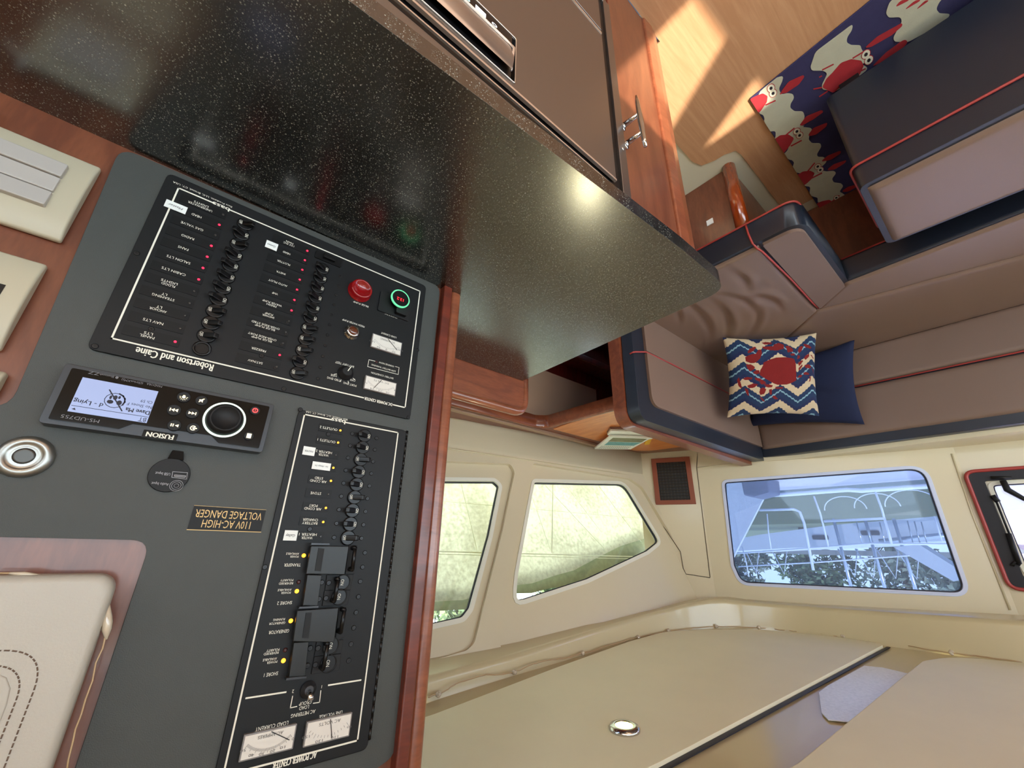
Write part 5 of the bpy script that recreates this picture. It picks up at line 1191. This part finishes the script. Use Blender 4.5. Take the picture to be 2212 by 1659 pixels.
# crab shapes measured on the cushion face (0..100 both ways; v grows towards the cushion's upper edge)
def uvp(pts): return [((x-165)/11.3, (y-290)/9.35) for x, y in pts]
CRAB = [uvp(p) for p in (
 [(580, 600), (650, 570), (740, 545), (860, 550), (950, 570), (965, 620), (968, 780), (960, 820), (880, 850), (830, 862), (740, 862), (700, 850), (560, 770), (520, 740), (530, 690), (565, 640)],
 [(570, 440), (540, 440), (500, 490), (430, 500), (365, 530), (365, 580), (420, 605), (480, 600), (540, 555), (572, 490)], [(400, 470), (430, 430), (500, 400), (520, 410), (470, 460), (410, 485)],
 [(585, 400), (720, 400), (740, 375), (800, 360), (850, 390), (840, 440), (760, 460), (660, 450), (600, 430)], [(600, 350), (650, 338), (725, 350), (700, 372), (620, 372)],
 [(865, 410), (900, 405), (950, 455), (945, 485), (880, 490)], [(1050, 425), (1090, 430), (1060, 480), (1020, 510), (1008, 480), (1030, 440)], [(1090, 400), (1150, 410), (1205, 450), (1190, 465), (1110, 440)],
 [(905, 510), (960, 505), (965, 535), (920, 535)], [(1000, 530), (1030, 540), (1025, 570), (990, 575)], [(1080, 570), (1110, 540), (1165, 520), (1165, 550), (1110, 590)], [(1180, 530), (1210, 540), (1250, 580), (1230, 580)],
 [(360, 620), (420, 615), (470, 650), (450, 680), (400, 700), (375, 660)], [(440, 715), (480, 685), (520, 690), (520, 725), (470, 735)],
 [(310, 780), (360, 760), (430, 770), (420, 790), (340, 795)], [(240, 790), (265, 760), (295, 870), (290, 890), (255, 860)], [(360, 860), (440, 835), (495, 850), (450, 885), (380, 890)],
 [(455, 770), (520, 780), (590, 825), (560, 835), (470, 800)], [(330, 890), (370, 900), (385, 970), (370, 980), (345, 940)], [(510, 830), (570, 815), (600, 845), (540, 850)], [(565, 850), (620, 850), (675, 865), (660, 890), (600, 885)],
 [(700, 885), (800, 890), (790, 905), (710, 905)], [(520, 900), (560, 885), (595, 910), (570, 965), (520, 975), (510, 940)], [(625, 915), (665, 905), (665, 970), (640, 980)], [(665, 1000), (700, 985), (740, 1035), (700, 1035)], [(515, 1000), (545, 1010), (585, 1060), (560, 1055)],
 [(995, 620), (1060, 590), (1070, 605), (1010, 660)], [(1000, 680), (1050, 640), (1060, 655), (1005, 715)], [(1085, 650), (1150, 640), (1200, 665), (1170, 690), (1100, 680)], [(1060, 740), (1100, 725), (1150, 740), (1155, 760), (1080, 755)], [(1155, 775), (1185, 780), (1170, 830), (1145, 835), (1160, 805)], [(975, 790), (1010, 755), (1050, 760), (1030, 785)],
 [(1215, 680), (1240, 700), (1240, 750), (1225, 720)])]
def pick(u, v):
    x, y = u*100, v*100
    for P in CRAB:
        if inpoly(x, y, P): return 3
    zig = abs(((x-14.5) % 38.5)/38.5*2-1)          # 0 at apex
    k = (y+zig*15.5+ (1.2*math.sin(x*1.7)*.4))
    # bands repeat every 30
    s = (k-7.5) % 29.5
    if inpoly(x, y, [(-1, 42), (44, 42), (44, 58), (-1, 58)]) and False: return 0
    if s < 9.6: return 2
    if s < 16.2: return 1
    if s < 18.2: return 4
    if s < 25: return 1
    return 0
pillow('throw_pillow', pcnr,   .060, 200, [CN, CB_, CC, CR, CL], pick, 'square chevron pillow with a big red crab, in the settee corner')
nn = Vector((-.05, -.95, .25)).normalized(); q0 = Vector((.34, 2.36, .46))
nc = [Vector((.74, 2.335, .462)), onp(1846, 733, q0, nn), onp(1868, 917, q0, nn), onp(1612, 922, q0, nn)]
print('navy pillow', [(p-q).length for p, q in zip(nc, nc[1:]+nc[:1])], nc)
pillow('throw_pillow', nc, .05, 40, [NAVYF], lambda u, v: 0, 'plain dark blue pillow leaning on the backrest behind the crab pillow', crease=.008)

# ------------------------------------------------------------------ outside the boat
WAT = mat('harbour_water', (118, 136, 156), .25, var=.15, vscale=.6, bump=.4, bscale=3)
struct(MB().box(-80, 80, -60, 90, -1.2, -1.1).build('floor_water', WAT))
DECK = mat('foredeck_gelcoat', (168, 166, 184), .6, var=.12, vscale=3, bump=.3, bscale=200)
WHT = mat('white_gelcoat', (205, 210, 218), .4, var=.04, vscale=2)
tag(MB().prism([(-3.5, 3.0, .60), (1.3, 3.0, .60), (1.9, 5.6, .60), (-3.5, 5.6, .60)], (0, 0, .13)).build('foredeck', DECK), 'pale lavender-grey foredeck seen just outside the forward window', 'deck')
sc_ = struct(MB().box(-2.6, 2.1, -6, -2.25, -.1, -.02).build('floor_cockpit', WHT))
tag(MB().box(-4.6, -2.56, -4, 2.9, .66, .76).build('bounce_deck', WHT), 'white side deck to port, behind the camera, added to bounce light onto the ceiling', 'deck')  # added out of view to bounce sunlight up to the ceiling
def ext(name, lab, cat, group=None, loc=(0, 5, .7)): return thing(name, loc, lab, cat, group)
RW = mat('white_painted_tube', (222, 228, 238), .35); STN = mat('stainless_rail', (190, 198, 210), .2, metal=.8)
pl_ = ext('pulpit_rail', 'white tube railing on the foredeck outside the forward window', 'railing')
def et(pts, Y, r=.014, m=RW, name='tube', parent=pl_): return MB().tube([atY(x, y, Y) for x, y in pts], r, 8).build(name, m, parent)
Yr = 5.4
et([(1620, 1072), (1700, 1068), (1830, 1058), (1860, 1060), (2040, 1048)], Yr, .022, name='toe_rail')
et([(1640, 1102), (1715, 1100), (1728, 1106), (1737, 1130), (1757, 1232)], Yr, .013, name='gate_tube')
et([(1758, 1072), (1772, 1110), (1790, 1182)], Yr, .009, name='stanchion'); et([(1657, 1110), (1660, 1150), (1666, 1188)], Yr, .007, name='stanchion')
et([(1603, 1180), (1612, 1215), (1618, 1246)], Yr, .007, name='stanchion'); et([(1890, 1060), (1905, 1100), (1925, 1175)], Yr, .009, name='stanchion'); et([(2018, 1115), (2035, 1170)], Yr, .006, name='stanchion')
et([(1582, 1196), (1700, 1188), (1880, 1174), (2066, 1176)], Yr, .009, name='lifeline'); et([(1595, 1224), (1760, 1215), (1965, 1200)], Yr, .007, name='lifeline')
et([(1780, 1126), (1912, 1120), (1926, 1175)], Yr, .013, name='gate_tube')
wl = MB()
for x in (1850, 1870, 1900, 1960, 1975, 1990): wl.tube([atY(x, 1125+(x % 7), 7.0), atY(x+12, 1172, 7.0)], .007, 5)
wl.build('hanging_line', STN, pl_)
for cx, cy, rr_ in ((1822, 1088, .22), (1890, 1082, .22), (1965, 1078, .24)):
    c_ = atY(cx, cy, Yr); 
    MB().tube([c_+Vector((math.cos(a/16*3.1416)*rr_*.8, 0, -math.sin(a/16*3.1416)*rr_*.6+.06)) for a in range(17)], .005, 5).build('hoop', RW, pl_)
sw3 = ext('screen_panel', 'white sloping panel just outside the forward window, left part in the photo', 'panel', loc=(1.9, 5, .8))
P4 = [atY(*q, 5.0) for q in ((1570, 1030), (1650, 1030), (1648, 1078), (1583, 1205), (1572, 1180))]
MB().prism(P4, (0, .04, 0)).build('panel', mat('white_screen_cloth', (200, 206, 218), .6), sw3)
dk = ext('deck_bag', 'dark grey bag lying on the foredeck outside the forward window', 'bag', loc=(1.5, 4.6, .7))
P4 = [atY(*q, 4.6) for q in ((1598, 1030), (1660, 1030), (1662, 1064), (1625, 1074), (1606, 1070))]
MB().prism(P4, (0, .3, 0)).build('bag', mat('slate_canvas', (96, 100, 122), .8, var=.2, vscale=10), dk, .02)
# moored yacht
yt = ext('moored_yacht', 'white yacht with dark portlights moored across the water', 'boat', loc=(2, 12, -1))
Yh = 12
hull = [atY(*q, Yh) for q in ((1560, 1170), (1640, 1155), (1800, 1134), (2060, 1112), (2400, 1085), (2400, 1172), (2060, 1168), (1900, 1175), (1700, 1184), (1560, 1192))]
MB().prism(hull, (0, 2.5, 0)).build('hull', WHT, yt)
for q in ((1753, 1156, 26), (1858, 1146, 30)):
    a = atY(q[0], q[1], Yh-.02); MB().prism(rpoly([a, a+Vector((-.32, 0, 0)), a+Vector((-.32, 0, .1)), a+Vector((0, 0, .1))], .03, 3), (0, .02, 0)).build('portlight', mat('dark_portlight', (50, 56, 70), .3), yt)
for x in (1800, 1868, 1930): 
    a = atY(x, 1120, Yh-.3); MB().tube([a, Vector((a.x, a.y, a.z+1.6))], .03, 8).build('pole', mat_mast if 'mat_mast' in globals() else STN, yt)
MB().tube([atY(1900, 1170, Yh-.2), atY(2100, 1150, Yh-.2)], .05, 8).build('boom', STN, yt)
aw = ext('awning', 'white sloping awning outside the right side of the forward window', 'awning', loc=(.5, 6, 1.5))
P4 = [atY(*q, 6.5) for q in ((1930, 1182), (1985, 1176), (2100, 1248), (2060, 1256))]
MB().prism(P4, (0, .5, 0)).build('cloth', WHT, aw)
# dock with frames behind
dkq = ext('dock', 'grey dock with metal trestles on the far side of the water', 'dock', loc=(2, 17, -1))
a, b = atY(1500, 1222, 17), atY(2150, 1200, 17); MB().box(-6, 14, 17, 20, 1.3, 1.45).build('deck_board', mat('weathered_dock', (150, 150, 146), .8, var=.2, vscale=2), dkq)
for x in (1640, 1700, 1852, 1892, 1940, 1985):
    a = atY(x, 1186, 16.9); MB().tube([a, a+Vector((.25, 0, .8)), a+Vector((.5, 0, 0))], .022, 6).build('trestle', RW, dkq)
# trees
LEAF = mat('tree_leaves', (104, 122, 84), .8, var=.6, vscale=1.6, bump=1, bscale=4); LEAF2 = mat('grey_green_leaves', (132, 142, 122), .8, var=.5, vscale=2, bump=1, bscale=4); BARK = mat('tree_bark', (110, 96, 84), .9)
def tree(x, y, z0, h_, r, m, lab, group, n=2600, ls=.16):
    o = thing('tree', (x, y, z0), lab, 'tree', group); mb = MB(); cl = []
    for k in range(15):
        a = random.uniform(0, 6.28); q = random.uniform(.1, .8)*r; cl.append((x+math.cos(a)*q, y+math.sin(a)*q*.6, z0+h_*random.uniform(.25, .9), random.uniform(.3, .5)*r))
    for k in range(n):
        c = random.choice(cl); d = Vector((random.gauss(0, 1), random.gauss(0, 1), random.gauss(0, 1))).normalized(); p = Vector(c[:3])+d*c[3]*random.uniform(.6, 1.05)
        u = Vector((random.uniform(-1, 1), random.uniform(-1, 1), random.uniform(-1, 1))).normalized(); v = u.orthogonal().normalized(); q = ls*random.uniform(.6, 1.3)
        mb.add([p-u*q, p+v*q*.45, p+u*q, p-v*q*.45], [(0, 1, 2, 3)])
    mb.build('foliage', m, o)
    MB().tube([(x, y, z0), (x+.1, y, z0+h_*.7)], [r*.09, r*.05], 8).build('trunk', BARK, o)
OR_ = ['seventh', 'sixth', 'fifth', 'fourth', 'third', 'second', 'first']
for k, (x, hgt) in enumerate(((-3.2, 4.6), (.4, 5.0), (3.9, 4.3), (7.4, 4.5), (10.9, 4.8), (14.4, 5.2), (17.9, 5.0))):
    tree(x, 25+random.uniform(-.5, .5), .2, hgt, 1.75, LEAF if k % 2 else LEAF2, OR_[k]+' leafy tree from the left in the row beyond the dock', 'trees beyond the dock')
struct(MB().box(-40, 45, 22, 60, -1.2, .2).build('floor_bank', mat('grass_bank', (120, 130, 96), .9, var=.3, vscale=.5)))
# sun shade cloth outside the side windows
sh_ = thing('sun_shade', sp(1200, 1040, .3), 'pale yellow-green sun shade cloth with stitched seams outside the side windows', 'sun shade')
CO = .16
Pq = [sp(x, y, CO) for x, y in ((600, 960), (1560, 985), (1560, 1100), (1430, 1148), (1385, 1166), (1340, 1180), (1290, 1205), (1240, 1232), (1200, 1243), (1150, 1260), (1100, 1266), (1060, 1282), (1000, 1296), (900, 1302), (600, 1330))]
MB().prism(Pq, SN*.002).build('cloth', CLOTH, sh_)
B2 = [(900, 1285), (1000, 1282), (1060, 1270), (1110, 1255), (1205, 1232), (1300, 1190), (1385, 1155), (1440, 1135), (1500, 1120), (1500, 1160), (1424, 1196), (1320, 1240), (1240, 1268), (1190, 1270), (1150, 1281), (1112, 1282), (1050, 1308), (1010, 1316), (900, 1322)]
cl2 = mat('shade_border_cloth', (150, 154, 122), .8, var=.35, vscale=40)
MB().prism([sp(x, y, CO+.05) for x, y in B2], SN*.002).build('border', cl2, sh_, label='darker grey-green border')
def seam(a, b, wd_):
    p, q = sp(*a, CO-.002), sp(*b, CO-.002); d = (q-p).normalized(); s_ = d.cross(SN)*wd_/2; return MB().prism([p-s_, q-s_, q+s_, p+s_], SN*.001).build('seam', SEAM, sh_)
for a, b, wd_ in (((1195, 1000), (1192, 1195), .006), ((900, 1190), (1400, 1203), .005), ((900, 1196), (1400, 1208), .003), ((900, 1078), (1400, 1121), .0022), ((995, 1040), (1030, 1186), .003), ((1170, 1040), (1310, 1190), .003), ((1290, 1045), (1385, 1170), .004), ((1220, 1045), (1300, 1150), .0022), ((1145, 1060), (1190, 1190), .002), ((1335, 1045), (1395, 1130), .002)): seam(a, b, wd_)
for k, (x, y, hh_) in enumerate(((9, 3, 5.2), (9.5, 6.5, 5.6), (9, 10, 5.4), (8.5, -.5, 5.0))): tree(x, y, -.5, hh_, 2.0, LEAF, 'leafy tree beyond the sun shade, '+['third', 'second', 'first', 'fourth'][k]+' from the right in the side windows', 'trees beyond the side windows')
# added unseen pole above the hatch; its shadow splits the sunlit floor patch
kq = 2.9; cx_, cy_ = .155-kq*.89, 1.014-kq*.46
pol = tag(MB().tube([(cx_, cy_, 1.90), (cx_, cy_, 6)], .085, 20).build('shadow_pole', STN), 'grey pole added on the cabin roof out of view to shade the floor sun patch', 'shadow_pole')
